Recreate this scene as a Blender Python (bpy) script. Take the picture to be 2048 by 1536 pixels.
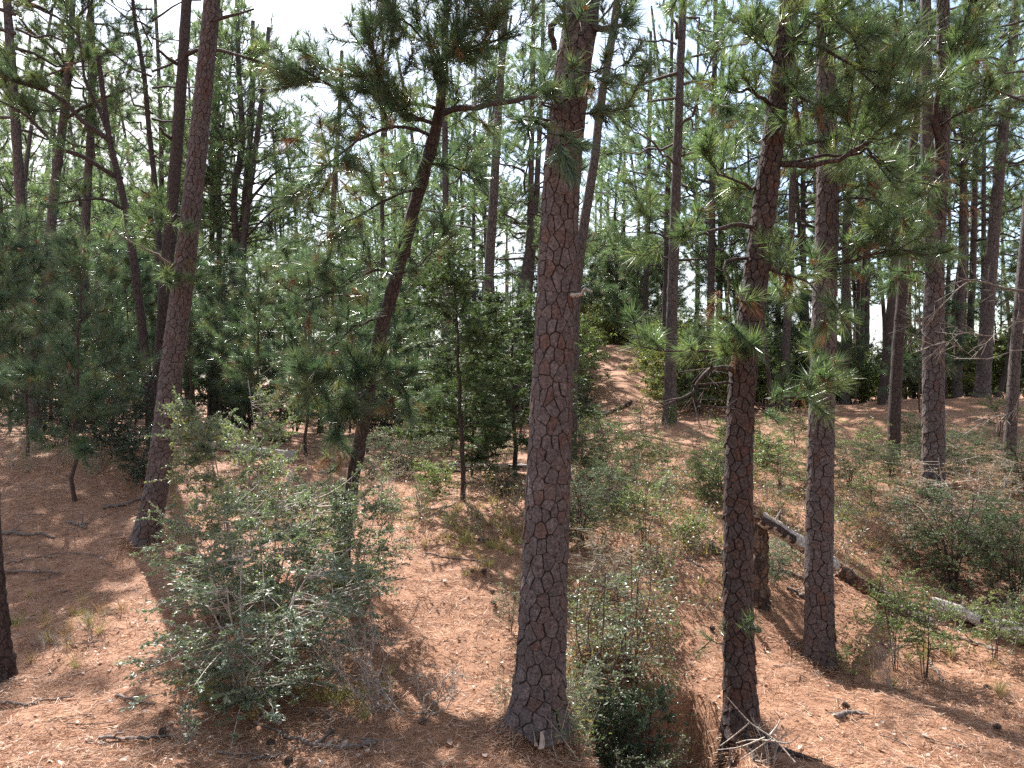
import bpy, math, random
import numpy as np
from mathutils import Vector

# ------------------------------------------------------------------ camera, sky, sun, exposure
for o in list(bpy.data.objects):
    bpy.data.objects.remove(o)
scene = bpy.context.scene
col = scene.collection
CZ = 3.2                       # camera height above the datum
FPX = 1538.0                   # focal length in pixels of the 2048 px photograph
SUN_AZ, SUN_EL = math.radians(-25), math.radians(52)   # azimuth clockwise from +Y

cam_d = bpy.data.cameras.new('camera')
cam = bpy.data.objects.new('camera', cam_d)
col.objects.link(cam)
cam.location = (0, 0, CZ)
cam.rotation_euler = (math.pi / 2, 0, 0)
cam_d.sensor_width = 36
cam_d.lens = 36 * FPX / 2048
cam_d.clip_start = 0.05
cam_d.clip_end = 2000
scene.camera = cam

world = bpy.data.worlds.new('World')
scene.world = world
world.use_nodes = True
wn, wl = world.node_tree.nodes, world.node_tree.links
wn.clear()
w_out = wn.new('ShaderNodeOutputWorld')
w_bg = wn.new('ShaderNodeBackground')
w_bg.inputs['Strength'].default_value = 0.125
w_sky = wn.new('ShaderNodeTexSky')
w_sky.sky_type = 'NISHITA'
w_sky.sun_disc = False
w_sky.sun_elevation = SUN_EL
w_sky.sun_rotation = SUN_AZ
w_sky.dust_density = 1.5
w_tc = wn.new('ShaderNodeTexCoord')
w_map = wn.new('ShaderNodeMapping')
w_map.inputs['Scale'].default_value = (1.0, 1.0, 2.2)
w_map.inputs['Location'].default_value = (0.35, 0.1, 0.2)
w_noi = wn.new('ShaderNodeTexNoise')
w_noi.inputs['Scale'].default_value = 1.7
w_noi.inputs['Detail'].default_value = 7
w_noi.inputs['Roughness'].default_value = 0.58
w_ramp = wn.new('ShaderNodeValToRGB')
w_ramp.color_ramp.elements[0].position = 0.45
w_ramp.color_ramp.elements[1].position = 0.61
w_mix = wn.new('ShaderNodeMix')
w_mix.data_type = 'RGBA'
w_mix.inputs[7].default_value = (4.6, 4.65, 4.8, 1)      # sunlit cloud radiance
wl.new(w_tc.outputs['Generated'], w_map.inputs['Vector'])
wl.new(w_map.outputs['Vector'], w_noi.inputs['Vector'])
wl.new(w_noi.outputs['Fac'], w_ramp.inputs['Fac'])
wl.new(w_ramp.outputs['Color'], w_mix.inputs[0])
wl.new(w_sky.outputs['Color'], w_mix.inputs[6])
wl.new(w_mix.outputs[2], w_bg.inputs['Color'])
wl.new(w_bg.outputs[0], w_out.inputs['Surface'])

sun_d = bpy.data.lights.new('sun', 'SUN')
sun_d.energy = 5.0
sun_d.angle = math.radians(0.55)
sun_d.color = (1.0, 0.965, 0.92)
sun = bpy.data.objects.new('sun', sun_d)
col.objects.link(sun)
SUNV = Vector((math.sin(SUN_AZ) * math.cos(SUN_EL), math.cos(SUN_AZ) * math.cos(SUN_EL), math.sin(SUN_EL)))
sun.rotation_euler = SUNV.to_track_quat('Z', 'Y').to_euler()
sun.location = (0, 0, 30)

scene.render.engine = 'CYCLES'
scene.view_settings.view_transform = 'Standard'
scene.view_settings.look = 'None'
scene.view_settings.exposure = 1.55
scene.view_settings.gamma = 1
scene.view_settings.use_curve_mapping = False
scene.cycles.max_bounces = 6
scene.cycles.diffuse_bounces = 3
scene.cycles.glossy_bounces = 2
scene.cycles.transmission_bounces = 3
scene.cycles.transparent_max_bounces = 4
scene.cycles.use_denoising = False
scene.cycles.sample_clamp_indirect = 6

# ------------------------------------------------------------------ helpers
R = np.random.default_rng(11)
random.seed(5)
TAU = math.tau


def P(px, py, d):
    """photograph direction at a chosen distance -> a point in the place"""
    return np.array([(px - 1024) / FPX * d, d, CZ - (py - 768) / FPX * d])


def nrm(v):
    return v / np.maximum(np.linalg.norm(v, axis=-1, keepdims=True), 1e-9)


class MB:
    """collects triangles and quads, builds ONE mesh"""
    def __init__(s):
        s.v, s.t, s.n = [], [], 0
        s.f = {3: [], 4: []}
        s.m = {3: [], 4: []}
        s.s = {3: [], 4: []}

    def add(s, v, f, mat=0, tint=0.5, smooth=False):
        v = np.asarray(v, dtype=np.float32).reshape(-1, 3)
        f = np.asarray(f, dtype=np.int32)
        k = f.shape[1]
        s.f[k].append(f + s.n)
        s.m[k].append(np.full(len(f), mat, np.int32))
        s.s[k].append(np.full(len(f), smooth, bool))
        s.v.append(v)
        t = np.asarray(tint, dtype=np.float32)
        s.t.append(np.full(len(v), float(t), np.float32) if t.ndim == 0 else t)
        s.n += len(v)

    def arrays(s):
        return np.concatenate(s.v), np.concatenate(s.t)

    def append(s, o, M=None, off=(0, 0, 0), dt=0.0):
        v, t = o.arrays()
        if M is not None:
            v = v @ np.asarray(M, dtype=np.float32).T
        v = v + np.asarray(off, dtype=np.float32)
        for k in (3, 4):
            for f, m, sm in zip(o.f[k], o.m[k], o.s[k]):
                s.f[k].append(f + s.n)
                s.m[k].append(m)
                s.s[k].append(sm)
        s.v.append(v.astype(np.float32))
        s.t.append(t + dt)
        s.n += len(v)

    def mesh(s, name, mats):
        me = bpy.data.meshes.new(name)
        v, t = s.arrays()
        loops, sizes, mi, sm = [], [], [], []
        for k in (3, 4):
            if s.f[k]:
                f = np.concatenate(s.f[k])
                loops.append(f.ravel())
                sizes.append(np.full(len(f), k, np.int32))
                mi.append(np.concatenate(s.m[k]))
                sm.append(np.concatenate(s.s[k]))
        loops = np.concatenate(loops)
        sizes = np.concatenate(sizes)
        me.vertices.add(len(v))
        me.vertices.foreach_set('co', v.astype(np.float32).ravel())
        me.loops.add(len(loops))
        me.loops.foreach_set('vertex_index', loops.astype(np.int32))
        me.polygons.add(len(sizes))
        starts = np.concatenate([[0], np.cumsum(sizes)[:-1]]).astype(np.int32)
        me.polygons.foreach_set('loop_start', starts)
        me.polygons.foreach_set('loop_total', sizes)
        me.polygons.foreach_set('material_index', np.concatenate(mi))
        me.polygons.foreach_set('use_smooth', np.concatenate(sm))
        a = me.attributes.new('tint', 'FLOAT', 'POINT')
        a.data.foreach_set('value', t)
        for m in mats:
            me.materials.append(m)
        me.update(calc_edges=True)
        return me


def link(name, me, parent=None, loc=(0, 0, 0), rz=0.0, sc=1.0, label=None, cat=None, group=None, kind=None, rot=None):
    o = bpy.data.objects.new(name, me)
    col.objects.link(o)
    if parent is not None:
        o.parent = parent
    o.location = loc
    o.rotation_euler = rot if rot is not None else (0, 0, rz)
    o.scale = (sc, sc, sc) if np.isscalar(sc) else sc
    for k, val in (('label', label), ('category', cat), ('group', group), ('kind', kind)):
        if val:
            o[k] = val
    return o


def spline(pts, n):
    """Catmull-Rom through the points, n samples"""
    pts = np.asarray(pts, float)
    if len(pts) < 3:
        t = np.linspace(0, 1, n)[:, None]
        return pts[0] * (1 - t) + pts[-1] * t
    p = np.vstack([2 * pts[0] - pts[1], pts, 2 * pts[-1] - pts[-2]])
    L = len(pts) - 1
    u = np.linspace(0, L - 1e-6, n)
    i = u.astype(int)
    t = (u - i)[:, None]
    p0, p1, p2, p3 = p[i], p[i + 1], p[i + 2], p[i + 3]
    return 0.5 * (2 * p1 + (p2 - p0) * t + (2 * p0 - 5 * p1 + 4 * p2 - p3) * t ** 2 + (3 * p1 - p0 - 3 * p2 + p3) * t ** 3)


def tube(mb, path, rad, sides=6, mat=0, tint=0.5, rough=0.0, smooth=True, cap=False):
    path = np.asarray(path, float)
    n = len(path)
    rad = np.broadcast_to(np.asarray(rad, float), (n,))
    tan = nrm(np.gradient(path, axis=0))
    ref = np.array([0.31, 0.17, 0.93]) if abs(tan[:, 2]).mean() < 0.75 else np.array([0.93, 0.31, 0.1])
    e1 = nrm(np.cross(tan, ref))
    e2 = np.cross(tan, e1)
    a = np.arange(sides) / sides * TAU
    rr = rad[:, None] * np.ones(sides)
    if rough:
        rr = rr * (1 + R.normal(0, rough, rr.shape))
    v = path[:, None] + rr[..., None] * (np.cos(a)[None, :, None] * e1[:, None] + np.sin(a)[None, :, None] * e2[:, None])
    idx = np.arange(n * sides).reshape(n, sides)
    f = np.stack([idx[:-1], np.roll(idx[:-1], -1, 1), np.roll(idx[1:], -1, 1), idx[1:]], -1).reshape(-1, 4)
    mb.add(v.reshape(-1, 3), f, mat, tint, smooth)
    if cap:
        for row, c in ((idx[0], path[0]), (idx[-1], path[-1])):
            ring = v.reshape(-1, 3)[row]
            vv = np.vstack([ring, c[None]])
            ff = np.array([[k, (k + 1) % sides, sides] for k in range(sides)])
            mb.add(vv, ff, mat, tint, False)


def basis(d):
    ref = np.where(np.abs(d[:, 2:3]) < 0.8, np.array([[0, 0, 1.0]]), np.array([[1.0, 0, 0]]))
    e1 = nrm(np.cross(d, ref))
    return e1, np.cross(d, e1)


def needles(mb, pos, dr, n, L=0.16, w=0.004, mat=1, segs=1, back=0.11, amin=0.15, amax=1.45, droop=0.06, tint=None):
    """brushes of pine needles round the twig ends"""
    pos, dr = np.asarray(pos, float), nrm(np.asarray(dr, float))
    N = len(pos)
    if N == 0:
        return
    e1, e2 = basis(dr)
    rep = lambda x: np.repeat(x, n, 0)
    p, d, a1, a2 = rep(pos), rep(dr), rep(e1), rep(e2)
    T = N * n
    s = R.uniform(0, 1, T)
    al = amin + (amax - amin) * np.clip(s * 0.65 + R.uniform(0, .35, T), 0, 1)
    ph = R.uniform(0, TAU, T)
    nd = np.cos(al)[:, None] * d + np.sin(al)[:, None] * (np.cos(ph)[:, None] * a1 + np.sin(ph)[:, None] * a2)
    b = p - d * (s * back)[:, None]
    ln = L * R.uniform(.7, 1.12, T) * rep(R.uniform(.6, 1.25, (N, 1)))[:, 0]
    wv = nrm(np.cross(nd, R.normal(0, 1, (T, 3)))) * (w / 2)
    dz = np.zeros((T, 3))
    dz[:, 2] = -droop * ln * R.uniform(.3, 1.6, T)
    tip = b + nd * ln[:, None] + dz
    if tint is None:
        tint = R.uniform(0, 1, N)
    tt = rep(np.asarray(tint)[:, None])[:, 0] + R.normal(0, .12, T)
    if segs == 1:
        v = np.stack([b - wv, b + wv, tip], 1).reshape(-1, 3)
        f = np.arange(T * 3).reshape(T, 3)
        mb.add(v, f, mat, np.repeat(tt, 3))
    else:
        mid = b + nd * (ln * .55)[:, None] + dz * .22
        v = np.stack([b - wv * .8, b + wv * .8, mid + wv, mid - wv, tip], 1).reshape(-1, 3)
        k = np.arange(T) * 5
        q = np.stack([k, k + 1, k + 2, k + 3], 1)
        t3 = np.stack([k + 3, k + 2, k + 4], 1)
        n0 = mb.n
        mb.add(v, q, mat, np.repeat(tt, 5))
        mb.f[3].append((t3 + n0).astype(np.int32))
        mb.m[3].append(np.full(len(t3), mat, np.int32))
        mb.s[3].append(np.zeros(len(t3), bool))


def leaves(mb, pos, dr, up, L, w, mat=1, tint=None, fold=0.18):
    """folded four-point leaves"""
    pos, dr, up = np.asarray(pos, float), nrm(np.asarray(dr, float)), np.asarray(up, float)
    N = len(pos)
    side = nrm(np.cross(dr, up))
    nor = np.cross(side, dr)
    ln = (L * R.uniform(.65, 1.2, N))[:, None]
    ww = (w * R.uniform(.7, 1.2, N))[:, None]
    l_ = pos + dr * ln * .5 - side * ww * .5 + nor * ww * fold
    r_ = pos + dr * ln * .5 + side * ww * .5 + nor * ww * fold
    tip = pos + dr * ln
    v = np.stack([pos, r_, tip, l_], 1).reshape(-1, 3)
    k = np.arange(N) * 4
    f = np.concatenate([np.stack([k, k + 1, k + 2], 1), np.stack([k, k + 2, k + 3], 1)])
    if tint is None:
        tint = R.uniform(0, 1, N)
    mb.add(v, f, mat, np.repeat(tint, 4))


# ------------------------------------------------------------------ materials
def mat_new(name):
    m = bpy.data.materials.new(name)
    m.use_nodes = True
    nt = m.node_tree
    nt.nodes.clear()
    out = nt.nodes.new('ShaderNodeOutputMaterial')
    return m, nt.nodes, nt.links, out


def ramp(n, cols):
    r = n.new('ShaderNodeValToRGB')
    el = r.color_ramp.elements
    while len(el) < len(cols):
        el.new(0.5)
    for e, (p, c) in zip(el, cols):
        e.position = p
        e.color = (*c, 1)
    return r


def leaf_mat(name, cols, rough=0.4, spec=0.5, trans=0.3, tcol=None):
    m, n, l, out = mat_new(name)
    at = n.new('ShaderNodeAttribute')
    at.attribute_name = 'tint'
    oi = n.new('ShaderNodeObjectInfo')
    ad = n.new('ShaderNodeMath')
    ad.operation = 'MULTIPLY_ADD'
    ad.inputs[1].default_value = 0.16
    l.new(oi.outputs['Random'], ad.inputs[0])
    l.new(at.outputs['Fac'], ad.inputs[2])
    r = ramp(n, cols)
    l.new(ad.outputs[0], r.inputs['Fac'])
    pb = n.new('ShaderNodeBsdfPrincipled')
    pb.inputs['Roughness'].default_value = rough
    pb.inputs['Specular IOR Level'].default_value = spec
    l.new(r.outputs['Color'], pb.inputs['Base Color'])
    tr = n.new('ShaderNodeBsdfTranslucent')
    hs = n.new('ShaderNodeMix')
    hs.data_type = 'RGBA'
    hs.blend_type = 'MULTIPLY'
    hs.inputs[0].default_value = 1
    hs.inputs[7].default_value = (*(tcol or (1.3, 1.45, 0.75)), 1)
    l.new(r.outputs['Color'], hs.inputs[6])
    l.new(hs.outputs[2], tr.inputs['Color'])
    mx = n.new('ShaderNodeMixShader')
    mx.inputs[0].default_value = trans
    l.new(pb.outputs[0], mx.inputs[1])
    l.new(tr.outputs[0], mx.inputs[2])
    l.new(mx.outputs[0], out.inputs['Surface'])
    return m


def bark_mat(name, grey, red, dark, scale=(9, 9, 3.6), furrow=True, bump=0.5, rough=0.85, world_space=False):
    m, n, l, out = mat_new(name)
    tc = n.new('ShaderNodeTexCoord')
    at = n.new('ShaderNodeAttribute')
    at.attribute_name = 'tint'
    no = n.new('ShaderNodeTexNoise')
    no.inputs['Scale'].default_value = 42
    no.inputs['Detail'].default_value = 8
    no.inputs['Roughness'].default_value = 0.72
    no2 = n.new('ShaderNodeTexNoise')
    no2.inputs['Scale'].default_value = 11
    no2.inputs['Detail'].default_value = 5
    no2.inputs['Roughness'].default_value = 0.62
    geo = n.new('ShaderNodeNewGeometry')
    vec = geo.outputs['Position'] if world_space else tc.outputs['Object']
    l.new(vec, no2.inputs['Vector'])
    l.new(vec, no.inputs['Vector'])
    a1 = n.new('ShaderNodeMath')
    a1.operation = 'ADD'
    l.new(at.outputs['Fac'], a1.inputs[0])
    l.new(no2.outputs['Fac'], a1.inputs[1])
    r = ramp(n, [(0.22, tuple(c * 1.35 for c in grey)), (.42, tuple(c * .85 for c in grey)), (.58, grey), (.72, tuple(.5 * (a + b) for a, b in zip(grey, red))), (.9, red)])
    sb = n.new('ShaderNodeMath')
    sb.operation = 'MULTIPLY'
    sb.inputs[1].default_value = 0.57
    l.new(a1.outputs[0], sb.inputs[0])
    l.new(sb.outputs[0], r.inputs['Fac'])
    r2 = ramp(n, [(0.34, (.30, .28, .27)), (.46, (.75, .74, .73)), (.56, (1.15, 1.13, 1.12)), (.70, (2.0, 1.95, 1.9))])
    l.new(no.outputs['Fac'], r2.inputs['Fac'])
    mu = n.new('ShaderNodeMix')
    mu.data_type = 'RGBA'
    mu.blend_type = 'MULTIPLY'
    mu.inputs[0].default_value = 1
    l.new(r.outputs['Color'], mu.inputs[6])
    l.new(r2.outputs['Color'], mu.inputs[7])
    pb = n.new('ShaderNodeBsdfPrincipled')
    pb.inputs['Roughness'].default_value = rough
    pb.inputs['Specular IOR Level'].default_value = 0.25
    bp = n.new('ShaderNodeBump')
    bp.inputs['Strength'].default_value = bump
    bp.inputs['Distance'].default_value = 0.012
    if furrow:
        mp = n.new('ShaderNodeMapping')
        mp.inputs['Scale'].default_value = scale
        l.new(tc.outputs['Object'], mp.inputs['Vector'])
        mxv = n.new('ShaderNodeMix')
        mxv.data_type = 'RGBA'
        mxv.blend_type = 'ADD'
        mxv.inputs[0].default_value = 0.35
        l.new(mp.outputs['Vector'], mxv.inputs[6])
        l.new(no2.outputs['Color'], mxv.inputs[7])
        vo = n.new('ShaderNodeTexVoronoi')
        vo.feature = 'DISTANCE_TO_EDGE'
        vo.inputs['Scale'].default_value = 1
        l.new(mxv.outputs[2], vo.inputs['Vector'])
        r3 = ramp(n, [(0.0, (0, 0, 0)), (.10, (1, 1, 1))])
        l.new(vo.outputs['Distance'], r3.inputs['Fac'])
        mf = n.new('ShaderNodeMix')
        mf.data_type = 'RGBA'
        l.new(r3.outputs['Color'], mf.inputs[0])
        mf.inputs[6].default_value = (*dark, 1)
        l.new(mu.outputs[2], mf.inputs[7])
        l.new(mf.outputs[2], pb.inputs['Base Color'])
        hh = n.new('ShaderNodeMath')
        hh.operation = 'MULTIPLY_ADD'
        hh.inputs[1].default_value = 0.4
        l.new(no.outputs['Fac'], hh.inputs[0])
        l.new(r3.outputs['Color'], hh.inputs[2])
        l.new(hh.outputs[0], bp.inputs['Height'])
    else:
        l.new(mu.outputs[2], pb.inputs['Base Color'])
        l.new(no.outputs['Fac'], bp.inputs['Height'])
    l.new(bp.outputs[0], pb.inputs['Normal'])
    l.new(pb.outputs[0], out.inputs['Surface'])
    return m


GREY, RED, DARK = (.112, .090, .088), (.108, .064, .053), (.026, .020, .018)
M_PLATE = bark_mat('bark_plates', GREY, RED, DARK, furrow=False, bump=.9, world_space=True)
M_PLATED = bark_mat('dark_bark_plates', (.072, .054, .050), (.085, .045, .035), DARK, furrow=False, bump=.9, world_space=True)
M_CORE = bark_mat('bark_furrow', (.046, .035, .031), (.055, .031, .023), DARK, furrow=False)
M_BARK = bark_mat('pine_bark', (.115, .092, .086), (.105, .062, .046), DARK, scale=(16, 16, 6.5))
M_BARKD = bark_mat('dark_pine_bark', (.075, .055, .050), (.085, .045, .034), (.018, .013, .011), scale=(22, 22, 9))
M_TWIG = bark_mat('twig_bark', (.075, .055, .045), (.10, .055, .038), DARK, furrow=False, bump=.2)
M_GREYWOOD = bark_mat('weathered_wood', (.36, .33, .30), (.33, .24, .18), DARK, furrow=False, bump=.5)
M_ROTWOOD = bark_mat('rotten_wood', (.15, .10, .075), (.19, .095, .055), DARK, scale=(14, 14, 4), bump=.8)
M_LOGWOOD = bark_mat('log_wood', (.48, .44, .40), (.24, .15, .11), DARK, furrow=False, bump=.9)
M_STICK = bark_mat('dead_stick', (.17, .14, .125), (.16, .10, .075), DARK, furrow=False, bump=.3)
M_GREYTWIG = bark_mat('grey_dead_twigs', (.24, .205, .175), (.20, .14, .105), DARK, furrow=False, bump=.1)
M_PALETWIG = bark_mat('bare_grey_twigs', (.40, .355, .31), (.33, .25, .19), DARK, furrow=False, bump=.1)
M_NEED = leaf_mat('pine_needles', [(0, (0.071, 0.109, 0.066)), (.45, (0.100, 0.150, 0.087)), (.85, (0.131, 0.182, 0.097)), (1.0, (0.171, 0.188, 0.091))], rough=.33, spec=.7, trans=.45)
M_NEEDB = leaf_mat('pine_needles_bluish', [(0, (0.059, 0.096, 0.068)), (.5, (0.085, 0.132, 0.091)), (.9, (0.114, 0.160, 0.097)), (1.0, (0.148, 0.137, 0.080))], rough=.33, spec=.7, trans=.42)
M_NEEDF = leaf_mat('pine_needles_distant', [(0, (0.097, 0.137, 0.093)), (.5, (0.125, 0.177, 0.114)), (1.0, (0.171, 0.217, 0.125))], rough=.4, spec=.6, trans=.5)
M_DEADN = leaf_mat('dead_needles', [(0, (.12, .055, .03)), (.6, (.20, .095, .045)), (1.0, (.30, .17, .09))], rough=.6, spec=.3, trans=.25, tcol=(1.3, 1.1, .8))
M_CATKIN = leaf_mat('pollen_catkins', [(0, (.36, .18, .05)), (1.0, (.55, .34, .09))], rough=.7, spec=.2, trans=.15, tcol=(1.2, 1.1, .7))
M_YAU = leaf_mat('yaupon_leaves', [(0, (.085, .12, .085)), (.5, (.125, .165, .11)), (.9, (.17, .20, .115)), (1.0, (.26, .27, .11))], rough=.42, spec=.7, trans=.34)
M_YAUL = leaf_mat('pale_yaupon_leaves', [(0, (.085, .13, .055)), (.5, (.14, .19, .075)), (1.0, (.24, .27, .09))], rough=.42, spec=.7, trans=.38)
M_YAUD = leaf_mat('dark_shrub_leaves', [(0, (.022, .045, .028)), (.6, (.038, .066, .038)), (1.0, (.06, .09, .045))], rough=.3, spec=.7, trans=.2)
M_CEDAR = leaf_mat('cedar_foliage', [(0, (.050, .080, .042)), (.5, (.072, .108, .052)), (1.0, (.11, .14, .06))], rough=.5, spec=.4, trans=.3)
M_YELLOW = leaf_mat('turning_leaves', [(0, (.08, .115, .045)), (.6, (.13, .155, .055)), (.9, (.20, .18, .06)), (1.0, (.25, .15, .06))], rough=.45, spec=.4, trans=.42)
M_DRYLEAF = leaf_mat('dry_brush_leaves', [(0, (.12, .10, .055)), (.5, (.19, .15, .085)), (1.0, (.28, .20, .12))], rough=.55, spec=.3, trans=.35, tcol=(1.2, 1.1, .8))
M_GRASS = leaf_mat('dry_grass_blades', [(0, (.26, .18, .09)), (.6, (.40, .31, .15)), (1.0, (.30, .33, .12))], rough=.6, spec=.3, trans=.3, tcol=(1.2, 1.1, .8))
M_STRAW = leaf_mat('pine_straw', [(0, (.11, .058, .036)), (.4, (.27, .145, .085)), (.8, (.44, .26, .165)), (1.0, (.56, .40, .29))], rough=.6, spec=.35, trans=.12, tcol=(1.1, 1, .9))
M_LEAF = leaf_mat('dry_leaves', [(0, (.20, .105, .065)), (.5, (.36, .23, .165)), (1.0, (.55, .46, .39))], rough=.55, spec=.35, trans=.2, tcol=(1.1, 1, .9))
M_CONE = bark_mat('pine_cone_scales', (.15, .115, .095), (.16, .10, .07), DARK, furrow=False, bump=.2)


def ground_mat():
    m, n, l, out = mat_new('pine_straw_ground')
    tc = n.new('ShaderNodeTexCoord')

    def noise(scale, detail=5, rough=.6, vec=None, dist=0.0):
        t = n.new('ShaderNodeTexNoise')
        t.inputs['Scale'].default_value = scale
        t.inputs['Detail'].default_value = detail
        t.inputs['Roughness'].default_value = rough
        t.inputs['Distortion'].default_value = dist
        l.new(vec if vec is not None else tc.outputs['Object'], t.inputs['Vector'])
        return t.outputs['Fac']

    def fibre(ang, sx, sy):
        mp = n.new('ShaderNodeMapping')
        mp.inputs['Rotation'].default_value = (0, 0, ang)
        mp.inputs['Scale'].default_value = (sx, sy, 8)
        l.new(tc.outputs['Object'], mp.inputs['Vector'])
        return noise(1, 3, .6, mp.outputs['Vector'], .6)

    def math2(op, a, b):
        q = n.new('ShaderNodeMath')
        q.operation = op
        for i, x in enumerate((a, b)):
            if isinstance(x, (int, float)):
                q.inputs[i].default_value = x
            else:
                l.new(x, q.inputs[i])
        return q.outputs[0]
    f1, f2, f3 = fibre(.4, 14, 150), fibre(1.5, 16, 160), fibre(2.6, 14, 140)
    fm = math2('MAXIMUM', math2('MAXIMUM', f1, f2), f3)
    big = noise(.55, 5, .6)
    med = noise(3.5, 5, .65)
    c1 = ramp(n, [(.36, (.085, .043, .028)), (.5, (.26, .132, .078)), (.62, (.41, .222, .135)), (.74, (.53, .345, .24))])
    mixv = math2('ADD', math2('MULTIPLY', fm, .62), math2('ADD', math2('MULTIPLY', med, .30), math2('MULTIPLY', big, .08)))
    l.new(mixv, c1.inputs['Fac'])
    # duff / bare sand patches
    c2 = ramp(n, [(.60, (1, 1, 1)), (.72, (.62, .58, .56))])
    l.new(big, c2.inputs['Fac'])
    mu = n.new('ShaderNodeMix')
    mu.data_type = 'RGBA'
    mu.blend_type = 'MULTIPLY'
    mu.inputs[0].default_value = 1
    l.new(c1.outputs['Color'], mu.inputs[6])
    l.new(c2.outputs['Color'], mu.inputs[7])
    pb = n.new('ShaderNodeBsdfPrincipled')
    pb.inputs['Roughness'].default_value = .8
    pb.inputs['Specular IOR Level'].default_value = .25
    l.new(mu.outputs[2], pb.inputs['Base Color'])
    bp = n.new('ShaderNodeBump')
    bp.inputs['Strength'].default_value = .8
    bp.inputs['Distance'].default_value = .03
    l.new(math2('ADD', fm, math2('MULTIPLY', med, 1.2)), bp.inputs['Height'])
    l.new(bp.outputs[0], pb.inputs['Normal'])
    l.new(pb.outputs[0], out.inputs['Surface'])
    return m


M_GROUND = ground_mat()

# ------------------------------------------------------------------ ground
ANCH = []
for px, py, d in [(200, 1536, 5.9), (600, 1536, 5.9), (1075, 1480, 6.3), (950, 1536, 5.9), (10, 1345, 7.8), (510, 1405, 7.0), (300, 1250, 8.6),
                  (285, 1095, 11), (150, 1000, 12.5), (55, 917, 15), (50, 868, 20), (310, 890, 16), (680, 1190, 9), (500, 960, 13.5),
                  (930, 1010, 12.5), (965, 938, 17), (980, 1080, 11), (900, 1250, 8.7), (800, 950, 15), (800, 1400, 7.0),
                  (1230, 835, 24), (1250, 762, 29), (1225, 706, 34), (1200, 690, 39), (1340, 856, 20), (1300, 1000, 13), (1250, 1150, 9.6),
                  (1640, 1325, 8.8), (1480, 1470, 7.3), (1865, 1020, 12.5), (2018, 945, 16), (1787, 935, 17), (1965, 805, 22), (1568, 822, 24),
                  (1762, 808, 23), (1420, 1010, 12.5), (1515, 1200, 9.4), (2048, 1490, 6.6), (1700, 1536, 6.25), (1800, 1400, 7.7), (2000, 1350, 8.5),
                  (2000, 1250, 9.8), (1950, 1100, 11.5), (1400, 1250, 8.9), (1620, 1450, 7.1), (1700, 795, 40), (1450, 810, 30), (600, 880, 20),
                  (300, 850, 26), (800, 860, 26), (1000, 800, 32), (2048, 800, 30)]:
    ANCH.append(P(px, py, d) - np.array([0, 0, CZ]))
ANCH += [np.array(a, float) for a in [(1.55, 6.75, -3.35), (1.15, 6.75, -3.3), (1.85, 6.3, -3.3), (1.6, 6.0, -3.3), (2.1, 7.6, -3.22), (1.5, 7.6, -3.2), (0, 0, -1.62), (-4, 0, -1.6), (4, 0.3, -1.8), (0, 3, -2.3), (-5, 3.5, -2.2), (5, 3.5, -2.6),
                                         (0, -8, -1.5), (-20, -5, -1.5), (20, -5, -1.8), (-20, 10, -2), (-25, 25, -1.2), (20, 10, -2.6), (25, 25, -.5), (-30, 55, -1.2), (0, 60, .5), (30, 55, -.5),
                                         (12, 42, .6), (-60, 20, -1), (60, 20, -.5), (0, -40, -1.5), (-60, 90, -1), (60, 90, -.5), (0, 100, 0)]]
ANCH = np.array(ANCH)


def _phi(r2):
    return 0.5 * r2 * np.log(r2 + 1e-9)


_n = len(ANCH)
_A = np.zeros((_n + 3, _n + 3))
_D2 = ((ANCH[:, None, :2] - ANCH[None, :, :2]) ** 2).sum(-1)
_A[:_n, :_n] = _phi(_D2) + np.eye(_n) * 0.25
_A[:_n, _n] = 1
_A[:_n, _n + 1:] = ANCH[:, :2]
_A[_n, :_n] = 1
_A[_n + 1:, :_n] = ANCH[:, :2].T
_W = np.linalg.solve(_A, np.concatenate([ANCH[:, 2], np.zeros(3)]))
_H = np.random.default_rng(3).uniform(-1, 1, (256, 256))


def vnoise(x, y):
    xi, yi = np.floor(x).astype(int), np.floor(y).astype(int)
    fx, fy = x - xi, y - yi
    fx, fy = fx * fx * (3 - 2 * fx), fy * fy * (3 - 2 * fy)
    h = lambda i, j: _H[i & 255, j & 255]
    return (h(xi, yi) * (1 - fx) + h(xi + 1, yi) * fx) * (1 - fy) + (h(xi, yi + 1) * (1 - fx) + h(xi + 1, yi + 1) * fx) * fy


MOUNDS = []     # (x, y, height, radius): needle mounds round the trunks


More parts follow.
